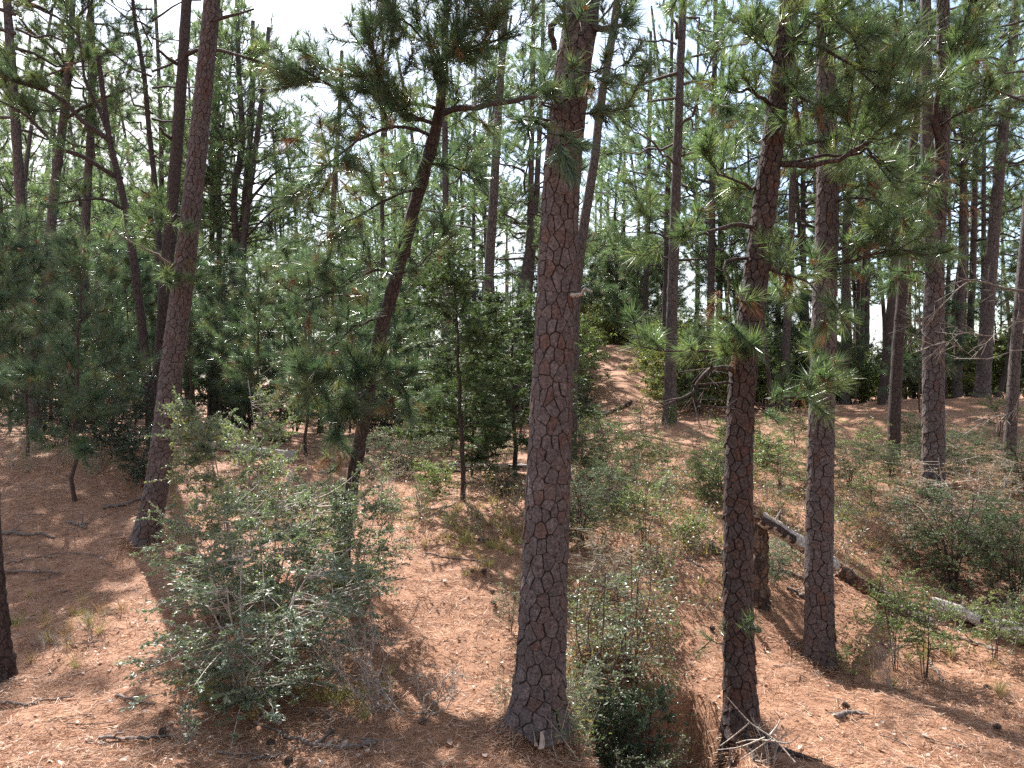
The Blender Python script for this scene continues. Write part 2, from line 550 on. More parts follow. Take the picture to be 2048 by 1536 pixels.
def gz(x, y):
    x = np.atleast_1d(np.asarray(x, float))
    y = np.atleast_1d(np.asarray(y, float))
    sh = x.shape
    x, y = x.ravel(), y.ravel()
    z = np.zeros_like(x)
    for s in range(0, len(x), 20000):
        xs, ys = x[s:s + 20000], y[s:s + 20000]
        d2 = (xs[:, None] - ANCH[None, :, 0]) ** 2 + (ys[:, None] - ANCH[None, :, 1]) ** 2
        z[s:s + 20000] = _phi(d2) @ _W[:_n] + _W[_n] + _W[_n + 1] * xs + _W[_n + 2] * ys
    rr = np.hypot(x, y - 15)
    k = np.clip((rr - 45) / 45, 0, 1)
    k = k * k * (3 - 2 * k)
    z = z * (1 - k) + (-.6) * k + k * 2.5 * vnoise(x * .012 + 9, y * .012 + 4)
    z = z + .07 * vnoise(x * .9, y * .9) + .045 * vnoise(x * 2.3 + 7, y * 2.3) + .025 * vnoise(x * 5.5, y * 5.5 + 3)
    ye = np.interp(x, [.5, .86, 1.6, 2.05, 2.25, 2.5], [8.35, 8.3, 7.85, 7.6, 7.0, 6.3]) + .16 * vnoise(x * 4, y * 0 + 2.5)
    st = lambda q: np.clip(q, 0, 1) ** 2 * (3 - 2 * np.clip(q, 0, 1))
    z = z - .8 * st((ye - y) / .22) * st((x - .62) / .3) * (1 - st((x - 1.8) / .25)) * st((y - 4.6) / .8) * (1 + .35 * vnoise(x * 5, y * 5) + .2 * vnoise(x * 11, y * 11))
    for mx, my, mh, mr in MOUNDS:
        z = z + mh * np.exp(-((x - mx) ** 2 + (y - my) ** 2) / mr ** 2)
    return (z + CZ).reshape(sh)


def g1(x, y):
    return float(gz([x], [y])[0])


def GH(px, py, dmax=70):
    """where the sight line through a photograph point meets the ground"""
    d = np.concatenate([np.arange(4.5, 20, .04), np.arange(20, dmax, .2)])
    X = (px - 1024) / FPX * d
    Z = CZ - (py - 768) / FPX * d
    hit = np.nonzero(gz(X, d) >= Z)[0]
    i = hit[0] if len(hit) else len(d) - 1
    return np.array([X[i], d[i], g1(X[i], d[i])])


for px, d, h, r in [(1078, 6.3, .16, .36), (1640, 8.8, .05, .4), (1865, 12.5, .10, .5), (1340, 20, .12, .8), (1965, 22, .15, .9), (1480, 7.1, .10, .35), (285, 11, .08, .5)]:
    MOUNDS.append(((px - 1024) / FPX * d, d, h, r))


def axis_pts(c, lo, hi, s0=.08, k=4.5):
    a = [c]
    while a[-1] < hi:
        a.append(a[-1] + s0 * (1 + (abs(a[-1] - c) / k) ** 1.45))
    b = [c]
    while b[-1] > lo:
        b.append(b[-1] - s0 * (1 + (abs(b[-1] - c) / k) ** 1.45))
    return np.array(b[:0:-1] + a)


gx, gy = axis_pts(.3, -450, 450), axis_pts(8.0, -120, 600)
GX, GY = np.meshgrid(gx, gy)
GZ = gz(GX, GY)
fine = np.exp(-((GX / 9) ** 2 + ((GY - 8) / 9) ** 2))
GZ = GZ + fine * (.016 * vnoise(GX * 13, GY * 13) + .010 * R.normal(0, 1, GX.shape))
mb = MB()
ii = np.arange(GX.size).reshape(GX.shape)
mb.add(np.stack([GX, GY, GZ], -1).reshape(-1, 3), np.stack([ii[:-1, :-1], ii[:-1, 1:], ii[1:, 1:], ii[1:, :-1]], -1).reshape(-1, 4), 0, .5, True)
link('ground', mb.mesh('ground', [M_GROUND]), label='forest floor covered in rusty orange pine straw', kind='structure')

# ------------------------------------------------------------------ foliage growers
def grow_twig(mb, tufts, p0, d0, L, r=.006, sub=2, up=.35, n=4, wmat=0, spacing=.13):
    """a curved twig, its side twigs, and the places where needle brushes sit"""
    d0 = d0 / np.linalg.norm(d0)
    k = np.linspace(0, 1, n)[:, None]
    side = np.cross(d0, [0, 0, 1.0])
    bend = side * R.normal(0, .12) + np.array([0, 0, up])
    path = p0 + d0 * L * k + bend * L * .5 * k ** 2
    tube(mb, path, np.linspace(r, r * .55, n), 3, wmat, R.uniform(.2, .6))
    td = path[-1] - path[-2]
    tufts.append((path[-1], td))
    m = int(L * .5 / spacing)
    for q in range(m):
        t = 1 - (q + 1) * spacing / L
        i = min(int(t * (n - 1)), n - 2)
        pp = path[i] + (path[i + 1] - path[i]) * (t * (n - 1) - i)
        tufts.append((pp, td * .6 + (path[i + 1] - path[i])))
    for _ in range(sub):
        t = R.uniform(.25, .85)
        i = min(int(t * (n - 1)), n - 2)
        pp = path[i] + (path[i + 1] - path[i]) * (t * (n - 1) - i)
        dd = nrm(d0 + R.normal(0, .55, 3) + np.array([0, 0, up * .5]))
        grow_twig(mb, tufts, pp, dd, L * R.uniform(.35, .6), r * .7, 0, up, 3, wmat, spacing)


def dress(mb, tufts, nn, L, w, segs=1, mat=1, dead=0.0, deadmat=2, catkin=0.0, catmat=3, amax=1.45, droop=.06, tintmul=1.0):
    pos = np.array([t[0] for t in tufts])
    dr = np.array([t[1] for t in tufts])
    isd = R.uniform(0, 1, len(pos)) < dead
    needles(mb, pos[~isd], dr[~isd], nn, L, w, mat, segs, amax=amax, droop=droop, tint=R.uniform(0, 1, (~isd).sum()) * tintmul)
    if isd.any():
        dd = dr[isd].copy()
        dd = nrm(dd)
        dd[:, 2] -= .8
        needles(mb, pos[isd], dd, max(8, nn // 2), L * .85, w, deadmat, 1, amax=.8, droop=.4)
    if catkin > 0:
        ck = (R.uniform(0, 1, len(pos)) < catkin) & ~isd
        if ck.any():
            needles(mb, pos[ck] + nrm(dr[ck]) * .02, dr[ck], 9, .035, .011, catmat, 1, back=.03, amin=.3, amax=1.2, droop=0)


def make_crown(H=8.0, rad=2.6, limbs=34, nn=46, w=.0075, L=.18, twigs=7, bare=.35, segs=1, nmat=M_NEED, cone=.5, dead=.03, sub=2, droopy=.0):
    """loblolly crown round a vertical axis, z from 0 to H"""
    mb, tufts = MB(), []
    az = R.uniform(0, TAU)
    for i in range(limbs):
        z = H * (i + R.uniform(0, .8)) / limbs
        az += 2.4 + R.normal(0, .5)
        t = z / H
        prof = (math.sin(math.pi * min(1, (t * .75 + .28))) ** .8)
        ln = rad * prof * R.uniform(.55, 1.12) + .35
        el = -.10 + .75 * t + R.normal(0, .16) - droopy
        d = np.array([math.cos(az) * math.cos(el), math.sin(az) * math.cos(el), math.sin(el)])
        side = np.array([-math.sin(az), math.cos(az), 0])
        kk = np.linspace(0, 1, 7)[:, None]
        path = np.array([0, 0, z]) + d * ln * kk + side * ln * R.normal(0, .16) * kk ** 2 + np.array([0, 0, ln * R.uniform(.05, .32)]) * kk ** 2
        path[1:-1] += R.normal(0, .03 * ln, (5, 3))
        tube(mb, path, np.linspace(.012 + .011 * ln, .008, 7), 4, 0, R.uniform(.2, .6), .06)
        for j in range(max(2, int(twigs * ln / rad + .5))):
            u = bare + (1 - bare) * R.uniform(0, 1) ** .75
            k = min(int(u * 6), 5)
            p = path[k] + (path[k + 1] - path[k]) * (u * 6 - k)
            td = nrm(path[k + 1] - path[k])
            dd = nrm(td * .9 + R.normal(0, .55, 3) + np.array([0, 0, .25]))
            grow_twig(mb, tufts, p, dd, R.uniform(.3, .75) * (.6 + .25 * ln), .008, sub, .3)
    # leader
    grow_twig(mb, tufts, np.array([0, 0, H - .3]), np.array([.05, .05, 1.0]), .8, .012, 3, .1)
    dress(mb, tufts, nn, L, w, segs, dead=dead)
    return mb


def make_young_pine(H=4.2, nn=50, w=.0062, L=.19, dens=1.0, clear=.22):
    mb, tufts = MB(), []
    n = 12
    k = np.linspace(0, 1, n)[:, None]
    stem = np.array([0, 0, 1.0]) * H * k + np.array([R.normal(0, .25), R.normal(0, .25), 0]) * k ** 2
    stem[1:-1, :2] += R.normal(0, .02, (n - 2, 2))
    tube(mb, stem, np.linspace(.035, .008, n), 6, 0, .4, .05)
    z = H * clear
    az = R.uniform(0, TAU)
    while z < H * .97:
        t = z / H
        for _ in range(int(R.integers(2, 5))):
            az += 1.9 + R.normal(0, .5)
            ln = (1.15 * (1 - t) ** .7 + .22) * R.uniform(.55, 1.15) * H / 4.2
            el = R.uniform(.05, .5) + .5 * t
            d = np.array([math.cos(az) * math.cos(el), math.sin(az) * math.cos(el), math.sin(el)])
            i = min(int(t * (n - 1)), n - 2)
            p0 = stem[i] + (stem[i + 1] - stem[i]) * (t * (n - 1) - i)
            kk = np.linspace(0, 1, 5)[:, None]
            path = p0 + d * ln * kk + np.array([0, 0, ln * R.uniform(-.1, .25)]) * kk ** 2
            tube(mb, path, np.linspace(.010, .005, 5), 3, 0, .4)
            tufts.append((path[-1], path[-1] - path[-2]))
            for _ in range(int(2.4 * dens * ln / .5 + .5)):
                u = R.uniform(.35, .95)
                q = min(int(u * 4), 3)
                p = path[q] + (path[q + 1] - path[q]) * (u * 4 - q)
                grow_twig(mb, tufts, p, nrm(d + R.normal(0, .5, 3)), R.uniform(.15, .4), .005, 1, .3, 3)
        z += R.uniform(.22, .40) * H / 4.2
    tufts.append((stem[-1], np.array([0, 0, 1.0])))
    dress(mb, tufts, nn, L, w, dead=.03)
    return mb


def make_cedar(H=4.5, rad=1.0, nb=95, clear=.2):
    mb, tufts = MB(), []
    n = 12
    k = np.linspace(0, 1, n)[:, None]
    stem = np.array([0, 0, 1.0]) * H * k + np.array([-.22, .0, 0]) * k ** 2
    stem[1:-1, :2] += R.normal(0, .015, (n - 2, 2))
    tube(mb, stem, np.linspace(.042, .006, n), 7, 0, .4, .05)
    for b in range(nb):
        t = clear + (1 - clear) * (b + R.uniform()) / nb
        i = min(int(t * (n - 1)), n - 2)
        p0 = stem[i] + (stem[i + 1] - stem[i]) * (t * (n - 1) - i)
        az, el = R.uniform(0, TAU), R.uniform(-.1, .6)
        ln = (rad * min(1, (1.02 - t) * 2.1) ** .7 + .12) * R.uniform(.5, 1.15)
        d = np.array([math.cos(az) * math.cos(el), math.sin(az) * math.cos(el), math.sin(el)])
        kk = np.linspace(0, 1, 5)[:, None]
        path = p0 + d * ln * kk + np.array([0, 0, -ln * .18]) * kk ** 2
        tube(mb, path, np.linspace(.008, .003, 5), 3, 0, .4)
        for _ in range(int(9 * ln / .6) + 2):
            u = R.uniform(.22, 1)
            q = min(int(u * 4), 3)
            p = path[q] + (path[q + 1] - path[q]) * (u * 4 - q)
            dd = nrm(d * .8 + R.normal(0, .55, 3))
            tufts.append((p + dd * .09, dd))
            tufts.append((p + dd * .20, nrm(dd + R.normal(0, .3, 3))))
    pos = np.array([t[0] for t in tufts])
    dr = np.array([t[1] for t in tufts])
    needles(mb, pos, dr, 38, .075, .0105, 1, 1, back=.17, amin=.2, amax=.75, droop=.05)
    return mb


def make_shrub(H=2.0, W=2.0, stems=5, sprays=60, per=16, leafL=.042, leafW=.023, flat=.35, low=.15, thin=1.0, stem_r=.014, arch=0.15):
    """many-stemmed leafy shrub, leaves on fine side twigs"""
    mb = MB()
    lp, ld, lu, lt = [], [], [], []
    paths = []
    for s in range(stems):
        a = TAU * s / stems + R.normal(0, .4)
        rr = W * .5 * R.uniform(.15, .7)
        h = H * R.uniform(.72, 1.0)
        end = np.array([math.cos(a) * rr, math.sin(a) * rr, h])
        pts = [np.array([math.cos(a) * .05, math.sin(a) * .05, -.03]), end * np.array([.25, .25, .35]) + R.normal(0, .05, 3), end * np.array([.65, .65, .7]) + R.normal(0, .07, 3), end]
        path = spline(pts, 9)
        tube(mb, path, np.linspace(stem_r, .004, 9), 4, 0, R.uniform(.2, .7), .05)
        paths.append(path)
    for q in range(sprays):
        path = paths[q % stems]
        lay = int(R.integers(0, 5))
        u = min(.99, max(.03, low + (1 - low) * ((lay + .5 + .35 * math.sin(2.1 * (q % stems) + 1.3 * lay)) / 5.2 + R.normal(0, .035))))
        k = min(int(u * 8), 7)
        p0 = path[k] + (path[k + 1] - path[k]) * (u * 8 - k)
        out = p0.copy()
        out[2] = 0
        out = out / (np.linalg.norm(out) + .05)
        a = 1.7 * lay + 2.2 * (q % stems) + R.normal(0, .75)
        d = nrm(out * .7 + np.array([math.cos(a), math.sin(a), 0]) * .9 + np.array([0, 0, R.normal(.12, flat * .8)]))
        prof = math.sin(math.pi * min(.98, max(.08, u * .8 + .12))) ** .6
        ln = W * .46 * prof * R.uniform(.25, 1.1)
        kk = np.linspace(0, 1, 5)[:, None]
        br = p0 + d * ln * kk + np.array([0, 0, ln * R.normal(0, arch)]) * kk ** 2
        tube(mb, br, np.linspace(.006, .0025, 5), 3, 0, R.uniform(.3, .8))
        for _ in range(int(R.integers(3, 6))):
            uu = R.uniform(.3, 1)
            k2 = min(int(uu * 4), 3)
            pb = br[k2] + (br[k2 + 1] - br[k2]) * (uu * 4 - k2)
            td = nrm(d + R.normal(0, .65, 3) * np.array([1, 1, .5]))
            tl = R.uniform(.10, .26)
            tube(mb, np.stack([pb, pb + td * tl * .5, pb + td * tl]), np.array([.0025, .002, .0015]), 3, 0, .6)
            c = max(2, int(per * thin * R.uniform(.6, 1.3)))
            s = R.uniform(.05, 1, c)
            lp.append(pb + td * tl * s[:, None] + R.normal(0, .006, (c, 3)))
            ld.append(nrm(td * .5 + R.normal(0, .8, (c, 3)) * np.array([1, 1, .55])))
            uv = np.array([0, 0, .8]) + R.normal(0, .7, (c, 3))
            lu.append(uv)
            lt.append(np.clip(R.uniform(0, 1) * .6 + R.uniform(0, .45, c), 0, 1))
    leaves(mb, np.concatenate(lp), np.concatenate(ld), np.concatenate(lu), leafL, leafW, 1, np.concatenate(lt))
    return mb


def make_bare_shrub(H=1.2, W=1.0, stems=5, depth=4, r=.010):
    mb = MB()

    def rec(p, d, L, r, lev):
        n = 4
        kk = np.linspace(0, 1, n)[:, None]
        path = p + d * L * kk + R.normal(0, .07 * L, (n, 3)) * kk
        tube(mb, path, np.linspace(r, r * .7, n), 4 if lev == 0 else 3, 0, R.uniform(.1, .7), .05)
        if lev >= depth:
            return
        for _ in range(int(R.integers(2, 4))):
            u = R.uniform(.4, 1)
            i = min(int(u * 3), 2)
            q = path[i] + (path[i + 1] - path[i]) * (u * 3 - i)
            dd = nrm(d + R.normal(0, .5, 3) + np.array([0, 0, .12]))
            rec(q, dd, L * R.uniform(.5, .8), r * .66, lev + 1)
    for s in range(stems):
        a = R.uniform(0, TAU)
        d = nrm(np.array([math.cos(a) * W * .5, math.sin(a) * W * .5, H]) * R.uniform(.7, 1.2, 3))
        rec(np.array([math.cos(a) * .04, math.sin(a) * .04, -.03]), d, H * .38, r, 0)
    return mb


# templates, built once and shared
print('templates')
CROWNS = [make_crown(H=h, rad=r, limbs=lm, nn=44, w=.0088, L=.19, bare=b, twigs=10).mesh('crown', [M_BARK, M_NEED, M_DEADN])
          for h, r, lm, b in [(8.5, 2.6, 36, .3), (8, 2.4, 32, .25), (9, 3.0, 38, .3), (7.5, 2.5, 30, .3), (9, 2.3, 34, .25)]]
CROWNS_THIN = [make_crown(H=h, rad=r, limbs=lm, nn=42, w=.0082, L=.19, bare=.4, twigs=8).mesh('crown', [M_BARK, M_NEED, M_DEADN])
               for h, r, lm in [(8, 2.7, 24), (7, 2.4, 21), (9, 2.5, 24)]]
CROWNS_FAR_MB = [make_crown(H=h, rad=r, limbs=lm, nn=30, w=.0145, L=.22, bare=.2, twigs=8, sub=1) for h, r, lm in [(9, 2.8, 32), (10, 2.5, 30), (9, 2.9, 30), (11, 2.7, 34)]]
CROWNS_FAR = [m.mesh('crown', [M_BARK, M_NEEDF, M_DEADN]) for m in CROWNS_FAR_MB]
YOUNG = [make_young_pine(4.2, dens=d_, clear=c_).mesh('young_pine', [M_TWIG, M_NEEDB, M_DEADN]) for d_, c_ in [(2.2, .2), (1.9, .28), (2.5, .15), (1.7, .36)]]
CEDARS = [make_cedar(4.6, 1.0, 90, .26).mesh('cedar', [M_BARKD, M_CEDAR]), make_cedar(3.6, 1.1, 80, .15).mesh('cedar', [M_BARKD, M_CEDAR])]
SH = {}
for key, kw, mats in [
    ('yau_a', dict(H=2, W=2.1, stems=6, sprays=216, per=19, flat=.16), [M_PALETWIG, M_YAU]),
    ('yau_b', dict(H=2, W=2.0, stems=5, sprays=182, per=19, flat=.16), [M_PALETWIG, M_YAU]),
    ('yau_tall', dict(H=2, W=1.5, stems=4, sprays=162, per=19, flat=.16, low=.3), [M_PALETWIG, M_YAU]),
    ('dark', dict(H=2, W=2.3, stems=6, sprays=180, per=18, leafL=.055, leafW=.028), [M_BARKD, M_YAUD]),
    ('wisp', dict(H=2, W=1.2, stems=6, sprays=62, per=9, low=.2, thin=.9, stem_r=.009), [M_TWIG, M_YAU]),
    ('pale', dict(H=2, W=1.7, stems=5, sprays=85, per=13, low=.3, stem_r=.009, flat=.25), [M_TWIG, M_YAUL]),
    ('green', dict(H=2, W=2.5, stems=7, sprays=260, per=22, leafL=.034, leafW=.016), [M_TWIG, M_CEDAR]),
    ('yellow', dict(H=2, W=2.4, stems=7, sprays=150, per=13, leafL=.075, leafW=.045), [M_TWIG, M_YELLOW]),
    ('dry', dict(H=2, W=2.2, stems=9, sprays=110, per=9, leafL=.045, leafW=.022, low=.1), [M_PALETWIG, M_DRYLEAF]),
    ('back', dict(H=2, W=2.4, stems=7, sprays=160, per=13, leafL=.07, leafW=.04), [M_TWIG, M_YAUL]),
]:
    SH[key] = make_shrub(**kw).mesh('shrub', mats)
SH['bare_a'] = make_bare_shrub(1.1, 1.3, 6, 4).mesh('bare_shrub', [M_PALETWIG])
SH['bare_b'] = make_bare_shrub(.8, 1.5, 5, 4, .008).mesh('bare_shrub', [M_PALETWIG])

# ------------------------------------------------------------------ pines with measured trunks
def bark_cells(ncol, nrow):
    """irregular plates: Voronoi cells of a jittered brick pattern, periodic round the trunk"""
    jx = R.uniform(-.42, .42, (nrow + 6, ncol))
    jy = R.uniform(-.5, .5, (nrow + 6, ncol))
    pt = lambda i, j: np.array([i + .5 * (j % 2) + jx[j % (nrow + 6), i % ncol], j + jy[j % (nrow + 6), i % ncol]])
    out = []
    for j in range(nrow):
        for i in range(ncol):
            c = pt(i, j)
            poly = [c + np.array(q) for q in ((-1.4, -1.4), (1.4, -1.4), (1.4, 1.4), (-1.4, 1.4))]
            for dj in (-2, -1, 0, 1, 2):
                for di in (-2, -1, 0, 1, 2):
                    if di == 0 and dj == 0:
                        continue
                    q = pt(i + di, j + dj)
                    mid, nv = (c + q) / 2, q - c
                    new = []
                    s = [float(np.dot(p - mid, nv)) for p in poly]
                    for k in range(len(poly)):
                        a, b = poly[k], poly[(k + 1) % len(poly)]
                        sa, sb_ = s[k], s[(k + 1) % len(poly)]
                        if sa <= 0:
                            new.append(a)
                        if (sa < 0 < sb_) or (sb_ < 0 < sa):
                            new.append(a + (b - a) * sa / (sa - sb_))
                    poly = new
            out.append((c, np.array(poly)))
    return out


def plated_trunk(tr, path, rad, hmax, ncol, rowh, thick, gap=.012, limit=300, mats=None, red=.2):
    """bark plates on a trunk: the ones that show most as objects, the rest as one part"""
    zs = path[:, 2]
    axis = lambda h: np.array([np.interp(h, zs, path[:, k]) for k in range(3)])
    radf = lambda h: np.interp(h, zs, rad)
    nrow = int(hmax / rowh)
    ph_ = R.uniform(0, TAU, 2)
    lobe = lambda a_, h_: 1 + np.exp(-h_ / .16) * (.16 + .14 * np.cos(3 * a_ + ph_[0]) + .08 * np.cos(5 * a_ + ph_[1]))
    mc = MB()
    an_ = np.arange(24) / 24 * TAU
    keep = zs < hmax + .3
    cv = path[keep][:, None] + (rad[keep][:, None] * lobe(an_[None], zs[keep][:, None]) - .006)[..., None] * np.stack([np.cos(an_), np.sin(an_), an_ * 0], 1)[None]
    ci = np.arange(cv.shape[0] * 24).reshape(-1, 24)
    mc.add(cv.reshape(-1, 3), np.stack([ci[:-1], np.roll(ci[:-1], -1, 1), np.roll(ci[1:], -1, 1), ci[1:]], -1).reshape(-1, 4), 0, .4, True)
    link('inner_bark', mc.mesh('inner_bark', [M_CORE]), tr)
    cells = bark_cells(ncol, nrow)
    base = np.array(tr.parent.location)
    plates = []
    for c, poly in cells:
        h0 = c[1] * rowh + .05
        cw = TAU * radf(h0) / ncol
        w_, h_ = np.ptp(poly[:, 0]) * cw, np.ptp(poly[:, 1]) * rowh
        cen = poly.mean(0)
        gv = R.uniform(.55, 1.35)
        sx, sy = max(.3, 1 - 1.15 * gv * gap / max(w_, .01)), max(.3, 1 - .42 * gv * gap / max(h_, .01))
        pl = cen + (poly - cen) * np.array([sx, sy])
        # split edges with jitter: uneven outline
        q = []
        for k in range(len(pl)):
            a, b = pl[k], pl[(k + 1) % len(pl)]
            if np.linalg.norm((b - a) * np.array([cw, rowh])) < .012:
                q.append(a)
                continue
            q.append(a + (cen - a) * .04)
            q.append(a + (b - a) * R.uniform(.4, .6) + R.normal(0, .04, 2))
        q = np.array(q)
        m = len(q)
        tilt = np.array([R.normal(0, .3), R.normal(-.45, .3)])
        th = thick * R.uniform(.45, 1.35) * (1.15 - .55 * c[1] / nrow)

        def lift(uv, off):
            hh = np.maximum(uv[:, 1] * rowh + .05, .0)
            ang = TAU * uv[:, 0] / ncol
            ax = np.stack([np.interp(hh, zs, path[:, k]) for k in range(3)], 1)
            ax[:, 2] = hh
            rr = np.interp(hh, zs, rad) * lobe(ang, hh) + off
            return ax + np.stack([np.cos(ang) * rr, np.sin(ang) * rr, np.zeros(len(hh))], 1)
        loc = (q - cen)
        off_top = th * (1 + tilt[0] * loc[:, 0] + tilt[1] * loc[:, 1]) + R.normal(0, .0012, m)
        inner = cen + loc * .92
        v = np.vstack([lift(q, np.full(m, -.006)), lift(q, off_top * .72), lift(inner, off_top), lift(cen[None], np.array([th * 1.03]))])
        k = np.arange(m)
        k1 = (k + 1) % m
        quads = np.concatenate([np.stack([k, k1, k1 + m, k + m], 1), np.stack([k + m, k1 + m, k1 + 2 * m, k + 2 * m], 1)])
        tris = np.stack([k + 2 * m, k1 + 2 * m, np.full(m, 3 * m)], 1)
        tint = R.uniform(.0, .5) if R.uniform() > red else R.uniform(.6, 1.0)
        cw_ = v[-1] + base
        ang = TAU * cen[0] / ncol
        nrmv = np.array([math.cos(ang), math.sin(ang), 0])
        toc = np.array([0, 0, CZ]) - cw_
        face = float(np.dot(nrmv, toc / np.linalg.norm(toc)))
        inframe = abs(cw_[2] - CZ) < cw_[1] * .52 and cw_[1] > 1 and abs(cw_[0]) < cw_[1] * .69
        plates.append((face * (w_ * h_) / .01 if inframe and face > .1 else -1, v, quads, tris, tint))
    plates.sort(key=lambda p: -p[0])
    rest = MB()
    for i, (sc_, v, quads, tris, tint) in enumerate(plates):
        b = rest
        single = i < limit and sc_ > 0
        if single:
            b = MB()
            o = v[-1].copy()
            v = v - o
        n0 = b.n
        b.add(v, quads, 0, tint)
        b.f[3].append((tris + n0).astype(np.int32))
        b.m[3].append(np.zeros(len(tris), np.int32))
        b.s[3].append(np.zeros(len(tris), bool))
        if single:
            link('bark_plate', b.mesh('bark_plate', mats), tr, loc=o)
    if rest.n:
        link('bark_plating', rest.mesh('bark_plating', mats), tr, kind='stuff')


TREES = {}


def pine(key, label, pts, H=16, crown=None, cz=7.0, cs=1.0, mat=None, plates=None, group='pines of the wood', flare=1.25, rough=.05, name='pine_tree', crz=None, sink=.06, ctilt=None, crown2=None, ring=.16):
    """pts: (px, py, width px, distance) measured along the trunk, base first"""
    mat = mat or M_BARK
    d0 = pts[0][3]
    P3 = [P(p[0], p[1], p[3]) for p in pts]
    rr = [p[2] / 2 / FPX * p[3] for p in pts]
    bx, by = P3[0][0], P3[0][1]
    b = np.array([bx, by, g1(bx, by) - sink])
    P3 = [b] + [p for p in P3[1:] if p[2] > b[2] + .3]
    rr = [rr[0]] + rr[len(rr) - len(P3) + 1:]
    # carry the trunk on above the last measured point
    top = P3[-1]
    dirv = nrm(P3[-1] - P3[-2]) * .6 + np.array([0, 0, .4])
    dirv = dirv / dirv[2]
    while top[2] - b[2] < H:
        top = top + dirv * 1.6
        dirv = dirv * np.array([.8, .8, 1])
        P3.append(top)
        rr.append(max(.012, rr[-1] * .86))
    L = np.array(P3) - b
    zs = L[:, 2]
    n = max(24, int(H / ring))
    path = spline(L, n)
    rad = np.interp(path[:, 2], zs, rr)
    h = path[:, 2]
    rad = rad * (1 + (flare - 1) * np.exp(-h / .22))
    root = link(name, None, loc=b, label=label, cat='tree', group=group)
    root.empty_display_size = .3
    mbt = MB()
    sides = 18 if plates else 14
    tube(mbt, path, rad - (.012 if plates else 0), sides, 0, .35, 0 if plates else rough)
    tr = link('trunk', mbt.mesh('trunk', [M_CORE if plates else mat]), root)
    if plates:
        plated_trunk(tr, path, rad, mats=[M_PLATED if key == 'dark' else M_PLATE], **plates)
    if crown is not None:
        pos = np.array([np.interp(cz, path[:, 2], path[:, k]) for k in range(3)])
        link('crown', crown, root, loc=pos, rz=R.uniform(0, TAU) if crz is None else crz, sc=cs, rot=ctilt)
    TREES[key] = (root, b, path, rad)
    return root


def add_limb(key, pts, r0=.03, r1=.008, twigs=10, tl=(.3, .6), nn=54, w=.0062, L=.18, bare=.25, dead=.05, catkin=0.0, sub=2, needle=True, wood=None, nmat=None, up=.3, name='limb', samples=14, tips=True, spacing=.13, segs=1, amax=1.4):
    """a limb seen singly: wood, with its needles as a sub-part. pts: (px, py, distance)"""
    root, b, path, rad = TREES[key]
    P3 = np.array([P(*p) for p in pts]) - b
    # start inside the trunk
    z0 = P3[0][2]
    ax = np.array([np.interp(z0, path[:, 2], path[:, k]) for k in range(3)])
    P3 = np.vstack([ax, P3]) if np.linalg.norm(ax - P3[0]) < 2.5 else P3
    pp = spline(P3, samples)
    pp[1:-1] += R.normal(0, .010, (samples - 2, 3))
    mw, tufts = MB(), []
    tube(mw, pp, np.linspace(r0, r1, samples) * R.uniform(.92, 1.08, samples), 7, 0, .3, .05, cap=True)
    for j in range(twigs):
        u = bare + (1 - bare) * R.uniform(0, 1) ** .85
        k = min(int(u * (samples - 1)), samples - 2)
        p = pp[k] + (pp[k + 1] - pp[k]) * (u * (samples - 1) - k)
        td = nrm(pp[k + 1] - pp[k])
        dd = nrm(td * .8 + R.normal(0, .6, 3) + np.array([0, 0, up]))
        grow_twig(mw, tufts, p, dd, R.uniform(*tl), .006, sub, up, spacing=spacing)
    if tips:
        tufts.append((pp[-1], pp[-1] - pp[-2]))
    lo = link(name, mw.mesh(name, [wood or M_BARKD]), root)
    if needle and tufts:
        mn = MB()
        dress(mn, tufts, nn, L, w, segs, mat=0, dead=dead, deadmat=1, catkin=catkin, catmat=2, amax=amax)
        link('needles', mn.mesh('needles', [nmat or M_NEEDB, M_DEADN, M_CATKIN]), lo, kind='stuff')
    return lo


def add_stub(key, pts, r0=.03, r1=.012, wood=None, name='branch_stub'):
    return add_limb(key, pts, r0, r1, twigs=0, needle=False, tips=False, wood=wood, name=name, samples=8)


print('near pines')
C, CT, CF = CROWNS, CROWNS_THIN, CROWNS_FAR
# --- the big foreground trunk
pine('main', 'biggest nearest pine trunk with reddish plated bark, standing front and centre',
     [(1076, 1490, 96, 6.3), (1082, 1400, 92, 6.3), (1091, 1100, 88, 6.3), (1103, 800, 80, 6.3), (1113, 600, 76, 6.3), (1121, 400, 72, 6.3), (1138, 200, 70, 6.3), (1165, 0, 66, 6.3)],
     H=17, crown=C[0], cz=8.2, cs=1.05, flare=1.28, plates=dict(hmax=7.2, ncol=13, rowh=.115, thick=.010, gap=.0075, limit=300, red=.22))
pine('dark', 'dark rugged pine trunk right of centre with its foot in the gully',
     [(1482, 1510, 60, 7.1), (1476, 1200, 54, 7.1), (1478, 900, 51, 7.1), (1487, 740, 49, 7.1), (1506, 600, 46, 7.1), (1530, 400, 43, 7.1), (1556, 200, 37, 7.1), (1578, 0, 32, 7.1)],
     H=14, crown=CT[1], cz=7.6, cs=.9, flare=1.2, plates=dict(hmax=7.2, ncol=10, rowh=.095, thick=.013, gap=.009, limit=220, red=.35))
pine('shadow', 'straight pine with sunlit left edge casting a long shadow across the straw',
     [(1640, 1328, 54, 8.8), (1638, 1150, 50, 8.8), (1641, 950, 48, 8.8), (1646, 700, 45, 8.8), (1655, 400, 41, 8.8), (1653, 200, 36, 8.8), (1650, 0, 30, 8.8)],
     H=15, crown=CT[0], cz=8.2, cs=.85, flare=1.15, plates=dict(hmax=8.2, ncol=10, rowh=.12, thick=.011, gap=.008, limit=220, red=.2))
